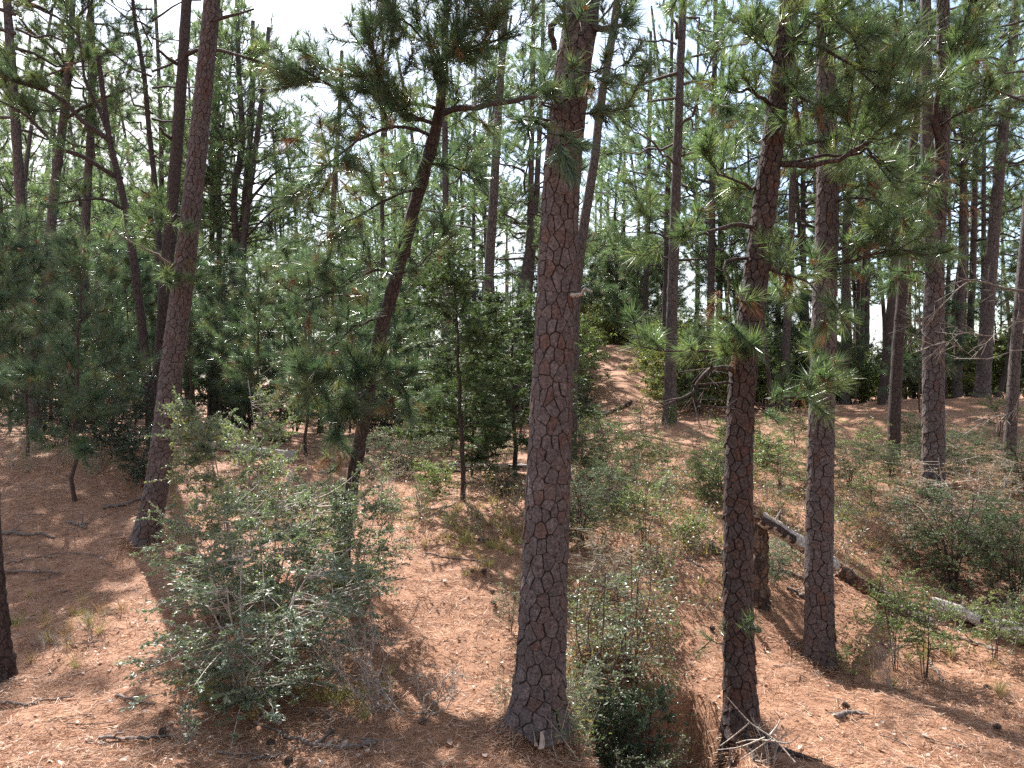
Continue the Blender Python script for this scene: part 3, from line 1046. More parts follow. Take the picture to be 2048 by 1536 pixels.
pine('fork', 'forked pine by the right edge whose trunk splits in two, bush at its foot',
     [(1866, 1022, 40, 12.5), (1867, 850, 39, 12.5), (1867, 650, 38, 12.5), (1872, 500, 30, 12.5), (1882, 330, 27, 12.5), (1887, 150, 24, 12.5), (1886, 0, 22, 12.5)],
     H=15, crown=C[1], cz=9, cs=.9, flare=1.15, plates=dict(hmax=8.5, ncol=10, rowh=.12, thick=.010, gap=.011, limit=120, red=.2))
pine('lean', 'tall pine leaning right at the left with pinkish grey bark',
     [(288, 1096, 50, 11), (312, 980, 44, 11), (330, 850, 43, 11), (348, 700, 42, 11), (371, 520, 39, 11), (392, 330, 36, 11), (410, 150, 33, 11), (424, 0, 31, 11)],
     H=16, crown=CT[1], cz=9, cs=.9, flare=1.15, plates=dict(hmax=8.6, ncol=11, rowh=.10, thick=.007, gap=.008, limit=160, red=.15))
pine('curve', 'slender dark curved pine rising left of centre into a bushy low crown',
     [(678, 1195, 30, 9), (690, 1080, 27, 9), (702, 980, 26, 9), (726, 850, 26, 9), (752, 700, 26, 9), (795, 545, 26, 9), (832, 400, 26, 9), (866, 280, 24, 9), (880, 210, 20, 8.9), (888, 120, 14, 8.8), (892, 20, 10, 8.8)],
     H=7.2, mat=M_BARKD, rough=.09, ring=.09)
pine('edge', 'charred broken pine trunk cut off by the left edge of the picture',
     [(6, 1345, 44, 7.8), (-2, 1240, 36, 7.8), (-8, 1150, 30, 7.8), (-24, 900, 28, 7.8), (-40, 600, 26, 7.8)], H=11, mat=M_BARKD, crown=CT[1], cz=7.5, cs=.7, rough=.08, ring=.09)

# --- middle and far pines
def mid(key, label, pts, d, **k):
    return pine(key, label, [(*p, d) for p in pts], **k)


print('middle pines')
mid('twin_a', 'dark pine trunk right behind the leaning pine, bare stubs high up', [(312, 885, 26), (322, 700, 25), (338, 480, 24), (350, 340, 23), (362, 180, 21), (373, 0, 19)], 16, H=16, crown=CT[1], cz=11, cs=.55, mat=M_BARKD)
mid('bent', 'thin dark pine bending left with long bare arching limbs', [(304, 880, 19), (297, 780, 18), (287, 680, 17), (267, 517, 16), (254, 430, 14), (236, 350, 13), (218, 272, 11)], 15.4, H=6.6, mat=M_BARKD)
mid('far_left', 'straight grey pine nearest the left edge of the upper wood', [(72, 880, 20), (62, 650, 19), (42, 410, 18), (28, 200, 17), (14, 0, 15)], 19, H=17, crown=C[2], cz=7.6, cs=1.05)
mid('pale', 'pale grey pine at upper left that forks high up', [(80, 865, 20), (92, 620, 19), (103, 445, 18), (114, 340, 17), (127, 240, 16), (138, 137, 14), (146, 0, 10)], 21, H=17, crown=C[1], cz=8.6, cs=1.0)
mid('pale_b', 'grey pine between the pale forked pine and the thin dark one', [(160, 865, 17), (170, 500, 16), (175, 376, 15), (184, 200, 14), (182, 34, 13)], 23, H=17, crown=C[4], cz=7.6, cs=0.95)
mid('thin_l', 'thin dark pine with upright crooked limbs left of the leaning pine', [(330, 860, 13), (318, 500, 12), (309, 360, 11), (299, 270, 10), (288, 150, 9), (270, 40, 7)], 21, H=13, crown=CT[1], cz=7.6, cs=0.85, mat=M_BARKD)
mid('pair_a', 'left of two thin far pines just right of the leaning pine', [(420, 850, 11), (424, 440, 10), (427, 273, 9), (430, 120, 8)], 29, H=16, crown=CF[0], cz=5.5, cs=1.0)
mid('pair_b', 'right of two thin far pines just right of the leaning pine', [(440, 850, 11), (438, 480, 10), (435, 222, 9), (440, 100, 8)], 30, H=16, crown=CF[1], cz=6, cs=1.0)
mid('clump_a', 'leftmost of three far pines clumped under the open sky', [(470, 850, 15), (472, 513, 14), (468, 393, 13), (484, 280, 12), (478, 154, 10)], 27, H=14.5, crown=C[3], cz=6.6, cs=1.0)
mid('clump_b', 'middle of three far pines clumped under the open sky', [(476, 850, 15), (482, 513, 14), (490, 393, 12), (503, 240, 11), (505, 130, 9)], 28, H=14.5, crown=C[1], cz=6.6, cs=1.0)
mid('clump_c', 'rightmost of three far pines clumped under the open sky', [(484, 850, 14), (486, 520, 13), (496, 410, 12), (514, 273, 11), (530, 150, 9)], 26, H=13, crown=C[4], cz=6.0, cs=0.9)
mid('gap', 'lone slender pine at the right side of the open sky gap', [(640, 860, 12), (652, 600, 12), (661, 500, 11), (673, 308, 10), (680, 200, 8)], 25, H=12, crown=CT[0], cz=5.0, cs=0.85)
mid('mid_a', 'thin grey pine glimpsed right of the curved dark pine', [(882, 860, 15), (890, 640, 14), (892, 495, 13), (890, 256, 12), (892, 60, 10)], 24, H=16, crown=CT[2], cz=6.4, cs=.9)
mid('mid_b', 'stout grey pine behind the cedar, left of the big trunk', [(964, 938, 26), (968, 800, 23), (976, 600, 20), (981, 500, 19), (996, 240, 16), (1007, 70, 14), (1010, 0, 13)], 17, H=16, crown=CT[0], cz=11, cs=.5)
mid('mid_c', 'left of two slim far pines close against the big trunk', [(1030, 840, 16), (1042, 600, 15), (1058, 480, 13), (1063, 300, 11), (1066, 100, 9)], 25, H=15, crown=CT[1], cz=5.0, cs=1.0)
mid('mid_d', 'right of two slim far pines close against the big trunk', [(1050, 840, 15), (1058, 600, 14), (1070, 430, 12), (1080, 250, 10)], 27, H=15, crown=CF[2], cz=4.6, cs=1.05)
mid('behind', 'slanting pine half hidden behind the big trunk, reappearing above right', [(1140, 850, 24), (1150, 620, 22), (1164, 478, 20), (1188, 325, 18), (1202, 205, 17), (1230, 34, 15)], 17, H=16, crown=CT[2], cz=9.6, cs=.9)
mid('path_pine', 'straight grey pine beside the path with leafy sprout at its foot', [(1339, 856, 27), (1342, 700, 23), (1346, 550, 21), (1352, 376, 19), (1362, 100, 16), (1366, 0, 15)], 20, H=17, crown=CT[0], cz=6.5, cs=1.05)
mid('path_b', 'brown pine half hidden behind the grey pine at the path', [(1328, 762, 14), (1330, 650, 13), (1332, 560, 12), (1334, 420, 11), (1340, 260, 9)], 29, H=15, crown=CT[1], cz=4.5, cs=1.1)
mid('mid_e', 'left of two straight pines seen through the dark trunk\'s left branches', [(1420, 790, 18), (1421, 640, 15), (1423, 500, 14), (1426, 300, 12), (1430, 100, 10)], 27, H=16, crown=C[2], cz=4.8, cs=1.1)
mid('mid_f', 'right of two straight pines seen through the dark trunk\'s left branches', [(1436, 790, 14), (1438, 640, 13), (1441, 500, 12), (1444, 260, 10)], 31, H=16, crown=CF[3], cz=4.2, cs=1.15)
mid('r_a', 'grey pine standing between the dark trunk and the shadow-casting pine', [(1568, 822, 19), (1572, 700, 16), (1579, 560, 15), (1584, 400, 14), (1590, 150, 12)], 24, H=16, crown=C[1], cz=5.0, cs=1.05)
mid('r_b', 'thinner pine close left of the shadow-casting pine', [(1603, 790, 13), (1605, 680, 12), (1607, 560, 12), (1606, 380, 10), (1610, 150, 9)], 29, H=16, crown=CF[0], cz=4.2, cs=1.1)
mid('r_c', 'brown pine just right of the shadow-casting pine\'s trunk', [(1690, 790, 18), (1690, 650, 16), (1692, 500, 15), (1698, 300, 13), (1700, 100, 11)], 25, H=16, crown=CT[2], cz=5.0, cs=1.05)
mid('r_d', 'slim pine second right of the shadow-casting pine', [(1714, 780, 11), (1716, 640, 10), (1719, 500, 9), (1722, 300, 8)], 34, H=16, crown=CF[1], cz=4.0, cs=1.15)
mid('r_e', 'slim pine third right of the shadow-casting pine', [(1732, 780, 13), (1733, 640, 12), (1736, 480, 11), (1738, 250, 9)], 32, H=16, crown=CF[2], cz=4.2, cs=1.15)
mid('r_f', 'small pine slanting right in the gap left of the low-branched pine', [(1762, 808, 15), (1768, 740, 13), (1775, 660, 12), (1784, 560, 11), (1792, 400, 9)], 23, H=12, crown=CT[1], cz=8, cs=.7, mat=M_BARKD)
mid('r_g', 'brown-trunked pine with mossy foot, left of the forked pine', [(1786, 935, 26), (1790, 800, 23), (1797, 680, 22), (1806, 560, 20), (1820, 350, 17), (1836, 200, 14)], 17, H=13, crown=CT[0], cz=7.6, cs=.85, mat=M_BARKD)
mid('r_h', 'thin pine close behind the mossy-footed pine', [(1778, 812, 15), (1782, 700, 14), (1788, 600, 12), (1796, 400, 10)], 24, H=15, crown=CF[3], cz=5.0, cs=1.0)
mid('r_i', 'left of two straight pines between the forked and the sunlit right pine', [(1914, 792, 18), (1918, 650, 16), (1925, 500, 15), (1929, 205, 12), (1932, 0, 10)], 24, H=16, crown=C[4], cz=5.0, cs=1.0)
mid('r_j', 'right of two straight pines between the forked and the sunlit right pine', [(1938, 785, 15), (1941, 650, 13), (1947, 500, 12), (1951, 205, 10), (1955, 0, 8)], 26, H=16, crown=CT[1], cz=5.0, cs=1.1)
mid('r_k', 'sturdy sunlit pine leaning right at the far right', [(1963, 806, 30), (1967, 750, 27), (1976, 600, 25), (1985, 500, 23), (1993, 400, 21), (2012, 205, 19), (2030, 40, 17)], 22, H=17, crown=C[0], cz=6.5, cs=1.0)
mid('r_l', 'dark pine at the right edge rising from the slope', [(2018, 946, 25), (2022, 850, 22), (2030, 720, 21), (2040, 600, 20), (2056, 400, 18)], 16, H=14, crown=C[3], cz=7.6, cs=.85)
mid('r_m', 'broken snag leaning beside the right edge pine', [(1992, 815, 11), (1998, 790, 11), (2009, 750, 10)], 22.5, H=.9, mat=M_BARKD)
mid('up_r', 'thin pine in the blue sky gap of the upper right', [(1966, 790, 10), (1967, 513, 9), (1968, 240, 8), (1972, 60, 7)], 31, H=17, crown=CF[1], cz=5, cs=1.1)
mid('up_m', 'far pine rising left of the grey path pine under a white cloud', [(1290, 730, 12), (1292, 560, 10), (1296, 400, 9), (1300, 200, 8)], 36, H=15, crown=CF[2], cz=4.0, cs=1.1)
mid('slant', 'thin dark sapling pine slanting behind the dark trunk', [(1546, 826, 10), (1541, 780, 9), (1534, 720, 8), (1526, 640, 7), (1518, 560, 5)], 22, H=5, mat=M_BARKD)

# --- single limbs and stubs
print('limbs')
NB = dict(nmat=M_NEEDB)
add_limb('curve', [(882, 225, 8.9), (935, 215, 8.4), (1000, 206, 7.8), (1060, 196, 7.0), (1096, 192, 6.1)], .045, .016, 15, (.3, .5), catkin=.3, bare=.0, up=.25, **NB)
add_limb('curve', [(872, 250, 9), (800, 215, 8.5), (752, 135, 8.1), (740, 50, 8.0)], .035, .008, 26, (.3, .6), L=.2, catkin=.15, **NB)
add_limb('curve', [(884, 190, 8.9), (868, 145, 8.6), (898, 112, 8.3), (945, 40, 8.0)], .032, .008, 26, (.3, .6), L=.2, catkin=.15, **NB)
add_limb('curve', [(868, 270, 9), (800, 255, 8.5), (720, 280, 8.2), (645, 335, 8.0)], .03, .008, 28, (.3, .6), L=.2, dead=.14, catkin=.1, **NB)
add_limb('curve', [(878, 220, 8.9), (760, 190, 8.4), (680, 175, 8.2), (605, 160, 8.1)], .032, .008, 28, (.3, .6), L=.2, catkin=.18, **NB)
add_limb('curve', [(886, 130, 8.8), (830, 60, 8.5), (780, 20, 8.3)], .025, .008, 24, (.3, .6), L=.2, **NB)
add_limb('curve', [(888, 110, 8.8), (960, 90, 8.4), (1040, 70, 8.0)], .025, .008, 24, (.3, .6), L=.2, catkin=.1, **NB)
add_limb('curve', [(890, 60, 8.8), (900, 0, 8.6), (880, -80, 8.4)], .022, .008, 14, (.3, .6), **NB)
add_limb('curve', [(840, 380, 9), (790, 390, 8.7), (720, 430, 8.4), (640, 470, 8.2)], .026, .007, 22, (.3, .55), dead=.12, **NB)
add_limb('curve', [(852, 330, 9), (905, 330, 8.8), (950, 360, 8.7)], .02, .007, 9, (.25, .45), **NB)
add_limb('curve', [(800, 540, 9), (740, 545, 8.7), (670, 580, 8.4), (615, 600, 8.2)], .024, .007, 20, (.3, .55), dead=.2, **NB)
add_limb('curve', [(792, 555, 9), (850, 520, 8.8), (880, 480, 8.8)], .018, .007, 8, (.25, .45), **NB)
add_limb('curve', [(762, 635, 9), (720, 648, 8.8), (690, 668, 8.7), (660, 700, 8.6)], .02, .007, 8, (.2, .4), **NB)
add_limb('curve', [(748, 735, 9), (700, 738, 8.6), (650, 752, 8.4), (620, 775, 8.3)], .022, .007, 26, (.22, .45), **NB)
add_limb('curve', [(746, 742, 9), (775, 745, 8.7), (805, 775, 8.5), (818, 815, 8.4)], .02, .007, 22, (.2, .42), dead=.1, **NB)
add_limb('curve', [(738, 775, 9), (700, 800, 8.5), (672, 840, 8.3)], .018, .007, 20, (.2, .42), **NB)
add_limb('curve', [(712, 900, 9), (690, 912, 8.9), (680, 930, 8.8)], .014, .006, 5, (.15, .3), dead=.3, **NB)
# the big trunk's own twigs and stubs
add_stub('main', [(1136, 36, 6.15), (1112, 46, 6.1), (1101, 58, 6.1), (1104, 80, 6.1), (1109, 100, 6.12)], .035, .022)
add_limb('main', [(1196, 56, 6.2), (1218, 58, 6.15), (1235, 54, 6.1), (1248, 34, 6.1)], .032, .014, 5, (.15, .3), **NB)
add_limb('main', [(1102, 190, 6.05), (1131, 148, 5.9), (1143, 112, 5.85), (1132, 26, 5.8), (1128, -40, 5.8)], .014, .005, 7, (.15, .3), catkin=.1, up=.1, nn=34, **NB)
add_limb('main', [(1131, 150, 5.9), (1175, 142, 5.85), (1222, 137, 5.85), (1262, 120, 5.9)], .009, .004, 6, (.15, .3), catkin=.15, **NB)
add_limb('main', [(1085, 205, 6.0), (1130, 222, 5.9), (1175, 226, 5.9), (1230, 222, 5.9), (1262, 210, 5.9)], .010, .004, 6, (.15, .32), catkin=.1, **NB)
add_limb('main', [(1040, 232, 6.1), (1075, 258, 5.95), (1108, 288, 5.85), (1138, 318, 5.8)], .012, .005, 8, (.14, .26), up=-.25, amax=.8, nn=52, catkin=.12, **NB)
add_stub('main', [(1140, 590, 6.2), (1160, 587, 6.1), (1184, 583, 6.0)], .030, .010, M_GREYWOOD)
# dark trunk
NG = dict(nmat=M_NEED)
add_limb('dark', [(1552, 330, 7.1), (1632, 328, 6.8), (1700, 308, 6.7), (1760, 262, 6.6), (1812, 198, 6.6)], .036, .009, 18, (.28, .5), bare=.45, **NG)
add_limb('dark', [(1700, 306, 6.75), (1735, 300, 6.7), (1785, 350, 6.7), (1880, 375, 6.8)], .016, .006, 9, (.2, .4), **NG)
add_limb('dark', [(1575, 84, 7.1), (1640, 92, 6.8), (1718, 147, 6.6), (1780, 190, 6.5)], .024, .007, 12, (.25, .5), **NG)
add_limb('dark', [(1577, 20, 7.1), (1640, 30, 6.8), (1690, 60, 6.6), (1740, 110, 6.5)], .022, .007, 11, (.25, .45), **NG)
add_limb('dark', [(1560, 170, 7.1), (1610, 200, 6.8), (1680, 230, 6.6)], .02, .007, 9, (.25, .45), **NG)
add_limb('dark', [(1550, 215, 7.1), (1512, 186, 6.9), (1475, 183, 6.8), (1440, 196, 6.7)], .024, .008, 9, (.2, .4), bare=.4, **NG)
add_limb('dark', [(1562, 130, 7.1), (1530, 100, 6.9), (1500, 60, 6.8)], .02, .007, 10, (.2, .4), **NG)
add_limb('dark', [(1512, 376, 7.1), (1470, 362, 6.9), (1430, 340, 6.8), (1402, 292, 6.7)], .018, .006, 7, (.2, .4), **NG)
add_limb('dark', [(1508, 452, 7.1), (1460, 452, 6.9), (1400, 470, 6.7), (1345, 474, 6.6), (1298, 464, 6.5)], .024, .007, 8, (.2, .45), bare=.45, **NG)
add_limb('dark', [(1498, 517, 7.1), (1450, 524, 6.9), (1457, 568, 6.85), (1462, 626, 6.8), (1476, 665, 6.8)], .017, .005, 7, (.15, .35), dead=.3, **NG)
add_limb('dark', [(1520, 535, 7.1), (1570, 551, 6.9), (1628, 575, 6.7), (1665, 640, 6.6)], .015, .005, 9, (.18, .36), dead=.2, **NG)
add_limb('dark', [(1484, 752, 7.1), (1452, 735, 6.95), (1425, 738, 6.85), (1398, 760, 6.8), (1376, 792, 6.75), (1340, 800, 6.7)], .034, .007, 10, (.2, .42), needle=False, name='dead_limb', up=-.15)
add_limb('dark', [(1425, 738, 6.85), (1432, 706, 6.8), (1400, 702, 6.75), (1340, 703, 6.7), (1270, 690, 6.7)], .014, .005, 7, (.15, .3), bare=.3, **NG)
add_limb('dark', [(1392, 770, 6.8), (1385, 800, 6.75), (1420, 812, 6.7), (1452, 828, 6.7)], .011, .004, 8, (.15, .35), needle=False, name='dead_limb', up=-.1)
add_limb('dark', [(1495, 715, 7.0), (1480, 705, 6.8), (1468, 700, 6.7)], .010, .005, 6, (.1, .2), **NG)
add_limb('dark', [(1495, 812, 7.1), (1550, 808, 6.9), (1600, 790, 6.8), (1650, 760, 6.7)], .018, .006, 12, (.15, .32), **NG)
add_limb('dark', [(1487, 1290, 7.0), (1492, 1262, 6.85), (1497, 1245, 6.8)], .007, .004, 2, (.06, .12), L=.14, nn=22, w=.005, **NG)
add_limb('dark', [(1478, 1290, 7.1), (1440, 1288, 7.0), (1412, 1276, 6.95)], .007, .004, 4, (.1, .2), L=.13, nn=16, w=.004, **NG)
# shadow pine
add_limb('shadow', [(1662, 530, 8.8), (1720, 518, 8.4), (1785, 500, 8.2), (1845, 512, 8.0)], .024, .007, 18, (.28, .5), dead=.1, **NG)
add_limb('shadow', [(1655, 410, 8.8), (1720, 395, 8.5), (1800, 415, 8.3)], .02, .007, 14, (.25, .5), dead=.18, **NG)
add_limb('shadow', [(1650, 280, 8.8), (1600, 290, 8.4), (1550, 280, 8.2)], .02, .007, 11, (.25, .45), **NG)
add_limb('shadow', [(1653, 230, 8.8), (1720, 190, 8.4), (1790, 170, 8.2), (1850, 180, 8.1)], .024, .007, 11, (.28, .5), **NG)
add_limb('shadow', [(1652, 110, 8.8), (1720, 80, 8.4), (1800, 95, 8.2)], .022, .007, 10, (.28, .5), **NG)
add_limb('shadow', [(1651, 60, 8.8), (1590, 30, 8.5), (1520, 40, 8.3)], .02, .007, 12, (.25, .45), **NG)
add_limb('shadow', [(1650, 0, 8.8), (1710, -50, 8.5), (1760, -70, 8.3)], .02, .007, 14, (.28, .5), **NG)
add_limb('shadow', [(1648, 560, 8.8), (1600, 575, 8.5), (1560, 600, 8.4)], .014, .006, 8, (.2, .36), **NG)
add_limb('shadow', [(1647, 700, 8.8), (1640, 735, 8.5), (1660, 770, 8.35)], .012, .005, 8, (.15, .28), **NG)
# forked pine: the second stem and its limbs
rt, bb, pth, rdd = TREES['fork']
mbf = MB()
fp = np.array([P(1868, 560, 12.5), P(1862, 480, 12.45), P(1856, 380, 12.4), P(1853, 200, 12.4), P(1852, 60, 12.4), P(1850, -200, 12.4), P(1846, -500, 12.4)]) - bb
tube(mbf, spline(fp, 60), np.linspace(.125, .06, 60), 14, 0, .4, .05)
link('second_stem', mbf.mesh('second_stem', [M_BARK]), rt)
add_limb('fork', [(1876, 300, 12.5), (1875, 190, 12.0), (1903, 130, 11.6), (1945, -10, 11.2)], .06, .02, 14, (.3, .6), bare=.5, nn=42, w=.010, **NG)
add_limb('fork', [(1848, 428, 12.4), (1800, 390, 12.0), (1738, 372, 11.7)], .03, .01, 12, (.3, .55), nn=42, w=.010, dead=.2, **NG)
add_limb('fork', [(1855, 100, 12.4), (1795, 82, 12.0), (1730, 48, 11.7)], .03, .01, 13, (.3, .55), nn=42, w=.010, **NG)
add_limb('fork', [(1884, 250, 12.4), (1930, 220, 12.0), (1985, 210, 11.7)], .028, .01, 12, (.3, .55), nn=42, w=.010, **NG)
add_limb('fork', [(1868, 560, 12.4), (1830, 540, 12.1), (1790, 560, 11.9)], .022, .008, 9, (.25, .45), nn=42, w=.010, dead=.25, **NG)
add_limb('fork', [(1875, 395, 12.4), (1892, 410, 12.2), (1900, 430, 12.0)], .022, .008, 7, (.2, .4), nn=42, w=.010, dead=.6, **NG)
# leaning pine
add_stub('lean', [(420, 40, 11), (445, 36, 10.8), (475, 28, 10.7), (508, 18, 10.6)], .040, .012)
add_limb('lean', [(357, 545, 11), (330, 522, 10.8), (308, 506, 10.7), (262, 483, 10.5), (226, 460, 10.4)], .026, .010, 4, (.15, .3), needle=False, name='dead_limb', wood=M_STICK)
add_limb('lean', [(372, 505, 10.9), (386, 548, 10.8), (394, 562, 10.75)], .008, .004, 3, (.08, .15), **NG)
add_limb('lean', [(352, 545, 10.9), (340, 552, 10.8), (334, 560, 10.75)], .008, .004, 3, (.08, .15), **NG)
add_limb('lean', [(350, 430, 10.9), (340, 440, 10.7), (318, 455, 10.5), (296, 460, 10.4)], .016, .006, 9, (.2, .4), **NG)
# limbs of the pines behind on the left
add_stub('twin_a', [(345, 280, 16), (330, 268, 15.8), (318, 255, 15.7)], .05, .03)
add_stub('twin_a', [(358, 130, 16), (338, 118, 15.8), (314, 98, 15.6)], .05, .025)
add_limb('twin_a', [(365, 110, 16), (430, 98, 15.7), (513, 122, 15.4), (566, 148, 15.2)], .06, .015, 10, (.35, .6), nn=40, w=.012, bare=.5, **NG)
add_limb('bent', [(222, 285, 15.4), (164, 239, 15.2), (113, 191, 15), (60, 172, 14.8), (20, 160, 14.6)], .065, .02, 14, (.35, .6), nn=40, w=.012, bare=.45, **NG)
add_limb('bent', [(238, 356, 15.4), (171, 318, 15.1), (113, 290, 14.9), (51, 232, 14.6), (0, 202, 14.4)], .06, .02, 12, (.35, .6), nn=40, w=.012, bare=.45, **NG)
add_limb('bent', [(252, 424, 15.4), (216, 402, 15.2), (180, 398, 15), (120, 406, 14.8)], .045, .015, 6, (.3, .5), nn=40, w=.012, bare=.5, **NG)
add_limb('bent', [(220, 275, 15.4), (195, 215, 15.3), (170, 160, 15.2), (150, 60, 15.1), (60, 10, 15)], .05, .015, 12, (.35, .6), nn=40, w=.012, bare=.5, **NG)
add_limb('pale', [(127, 240, 21), (170, 215, 20.7), (222, 190, 20.4), (262, 175, 20.2)], .06, .02, 8, (.4, .7), nn=36, w=.014, bare=.4, **NG)
add_limb('pale', [(138, 140, 21), (110, 100, 20.8), (60, 60, 20.6), (20, 10, 20.5)], .08, .02, 10, (.4, .7), nn=36, w=.014, bare=.4, **NG)
add_limb('clump_c', [(500, 400, 26), (550, 345, 25.8), (600, 335, 25.6), (640, 330, 25.4)], .06, .02, 6, (.4, .7), nn=32, w=.016, bare=.5, **NG)
add_limb('clump_c', [(488, 480, 26), (540, 425, 25.8), (590, 402, 25.6), (640, 395, 25.4)], .05, .02, 4, (.3, .6), nn=32, w=.016, bare=.6, **NG)

# roots of the dark trunk over the gully bank
rt, bb, pth, rdd = TREES['dark']
for a_ in (2.6, 3.4, 4.1, 4.7, 5.3):
    L_ = R.uniform(.4, .8)
    kk = np.linspace(0, 1, 8)
    xs_, ys_ = bb[0] + np.cos(a_) * (.08 + L_ * kk) + R.normal(0, .015, 8), bb[1] + np.sin(a_) * (.08 + L_ * kk) + R.normal(0, .015, 8)
    m = MB()
    tube(m, np.stack([xs_, ys_, gz(xs_, ys_) + .05 * (1 - kk) ** 2 + .008], 1) - bb, np.linspace(.045, .010, 8), 7, 0, .4, .08)
    link('root', m.mesh('root', [M_BARKD]), rt)
# bare limb reaching in from a pine just outside the right edge
mid('off_r', 'pine just outside the right edge sending a bare grey limb into view', [(2260, 1090, 40), (2265, 700, 36), (2270, 300, 30)], 10.5, H=13, crown=CT[1], cz=8.2, cs=.8)
add_limb('off_r', [(2262, 600, 10.4), (2120, 590, 9.8), (2048, 582, 9.5), (1985, 568, 9.3), (1930, 561, 9.2), (1886, 576, 9.1)], .024, .006, 10, (.25, .5), needle=False, name='dead_limb', up=.05, wood=M_STICK)
add_limb('off_r', [(1938, 563, 9.2), (1895, 600, 9.1), (1854, 634, 9.0), (1840, 660, 9.0)], .008, .003, 10, (.2, .45), needle=False, name='dead_limb', up=.0, wood=M_GREYTWIG)
add_limb('off_r', [(2060, 640, 9.5), (1990, 670, 9.3), (1930, 665, 9.2), (1890, 690, 9.1)], .008, .003, 10, (.2, .45), needle=False, name='dead_limb', up=.0, wood=M_GREYTWIG)
add_limb('off_r', [(2060, 700, 9.5), (1960, 720, 9.4), (1890, 680, 9.3), (1870, 730, 9.3)], .007, .003, 9, (.2, .5), needle=False, name='dead_limb', up=-.05, wood=M_GREYTWIG)
add_limb('off_r', [(2070, 760, 9.5), (2030, 820, 9.4), (1990, 835, 9.3), (1950, 850, 9.3)], .007, .003, 6, (.2, .4), needle=False, name='dead_limb', up=-.1, wood=M_GREYTWIG)

LAND = [(20, 'the left edge'), (150, 'the lone shaded sapling'), (235, 'the bent dark pine'), (365, 'the leaning pine'), (480, 'the three clumped pines'), (670, 'the lone pine by the sky gap'), (780, 'the curved dark pine'), (915, 'the cedar'), (980, 'the stout grey pine'), (1105, 'the big trunk'), (1235, 'the path'), (1345, 'the grey path pine'), (1500, 'the dark trunk'), (1575, 'the grey middle pine'), (1648, 'the shadow-casting pine'), (1735, 'the third slim pine'), (1800, 'the mossy-footed pine'), (1868, 'the forked pine'), (1930, 'the straight pair'), (1975, 'the sturdy sunlit pine'), (2035, 'the right edge pine')]
SLOTS = {}


def later_label(o, what):
    """note a far thing by the landmark it is seen beside; the words are written once all are known"""
    x, y = o.location.x, o.location.y
    px = 1024 + x / y * FPX
    lx, nm = min(LAND, key=lambda a: abs(a[0] - px))
    side = 'left of' if px < lx else 'right of'
    SLOTS.setdefault((what, side, nm), []).append((y, o))


def write_labels():
    for (what, side, nm), v in SLOTS.items():
        v.sort(key=lambda a: a[0])
        words_ = {1: [''], 2: ['nearer ', 'farther '], 3: ['nearest ', 'middle ', 'farthest ']}.get(len(v), ['nearest '] + [w + ' ' for w in ('second', 'third', 'fourth', 'fifth', 'sixth', 'seventh', 'eighth', 'ninth', 'tenth')])
        for w, (_, o) in zip(words_, v):
            o['label'] = w + what + ' seen just ' + side + ' ' + nm


# far pines nothing tells apart
print('far pines')
SHTR = []
for q in range(4):
    mb = MB()
    L = np.array([[0, 0, -.1], [R.normal(0, .1), R.normal(0, .1), 4], [R.normal(0, .25), R.normal(0, .25), 9], [R.normal(0, .4), R.normal(0, .4), 16]])
    tube(mb, spline(L, 60), np.linspace(.135, .05, 60), 10, 0, .4, .05)
    SHTR.append(mb.mesh('trunk', [M_BARK]))
RF = np.random.default_rng(77)
far_spots = []
tries = 0
while len(far_spots) < 80 and tries < 4000:
    tries += 1
    d = RF.uniform(27, 46)
    px = RF.uniform(-150, 2200)
    if 1150 < px < 1320 and d < 40:
        continue
    if 560 < px < 650 and RF.uniform() < .85:
        continue
    if 1000 < px < 1170 or (px > 1330 and RF.uniform() < .72):
        continue
    x = (px - 1024) / FPX * d
    if all((x - a) ** 2 + (d - b) ** 2 > 3.5 for a, b in far_spots):
        far_spots.append((x, d))
for x, y in far_spots:
    s = RF.uniform(.8, 1.12)
    px = 1024 + x / y * FPX
    if 480 < px < 760:
        s *= .72
    root = link('pine_tree', None, loc=(x, y, g1(x, y) - .05), rz=RF.uniform(0, TAU), sc=s, label='slender distant pine among the crowded far trunks', cat='tree', group='far pines of the wood')
    later_label(root, 'slender far-off pine')
    link('trunk', SHTR[int(RF.integers(4))], root)
    link('crown', CF[int(RF.integers(4))], root, loc=(0, 0, RF.uniform(2.4, 5.5) if px < 1300 else RF.uniform(3.2, 6.5)), rz=RF.uniform(0, TAU), sc=RF.uniform(.85, 1.1))
RB = np.random.default_rng(5)
for k in range(34):
    a, rr_ = RB.uniform(1.15, 2 * math.pi - 1.15), RB.uniform(5.5, 26)
    x, y = math.sin(a) * rr_, math.cos(a) * rr_
    if abs(x) < 2.2 and y > -4 or (y > 0 and abs(x) < 1.1 * y + 3):
        continue
    root = link('pine_tree', None, loc=(x, y, g1(x, y) - .05), rz=RB.uniform(0, TAU), sc=RB.uniform(.8, 1.1), label='pine beside or behind the viewpoint, outside the picture', cat='tree', group='pines around the viewpoint')
    link('trunk', SHTR[int(RB.integers(4))], root)
    link('crown', CF[int(RB.integers(4))], root, loc=(0, 0, RB.uniform(4, 7)), rz=RB.uniform(0, TAU), sc=RB.uniform(.95, 1.2))
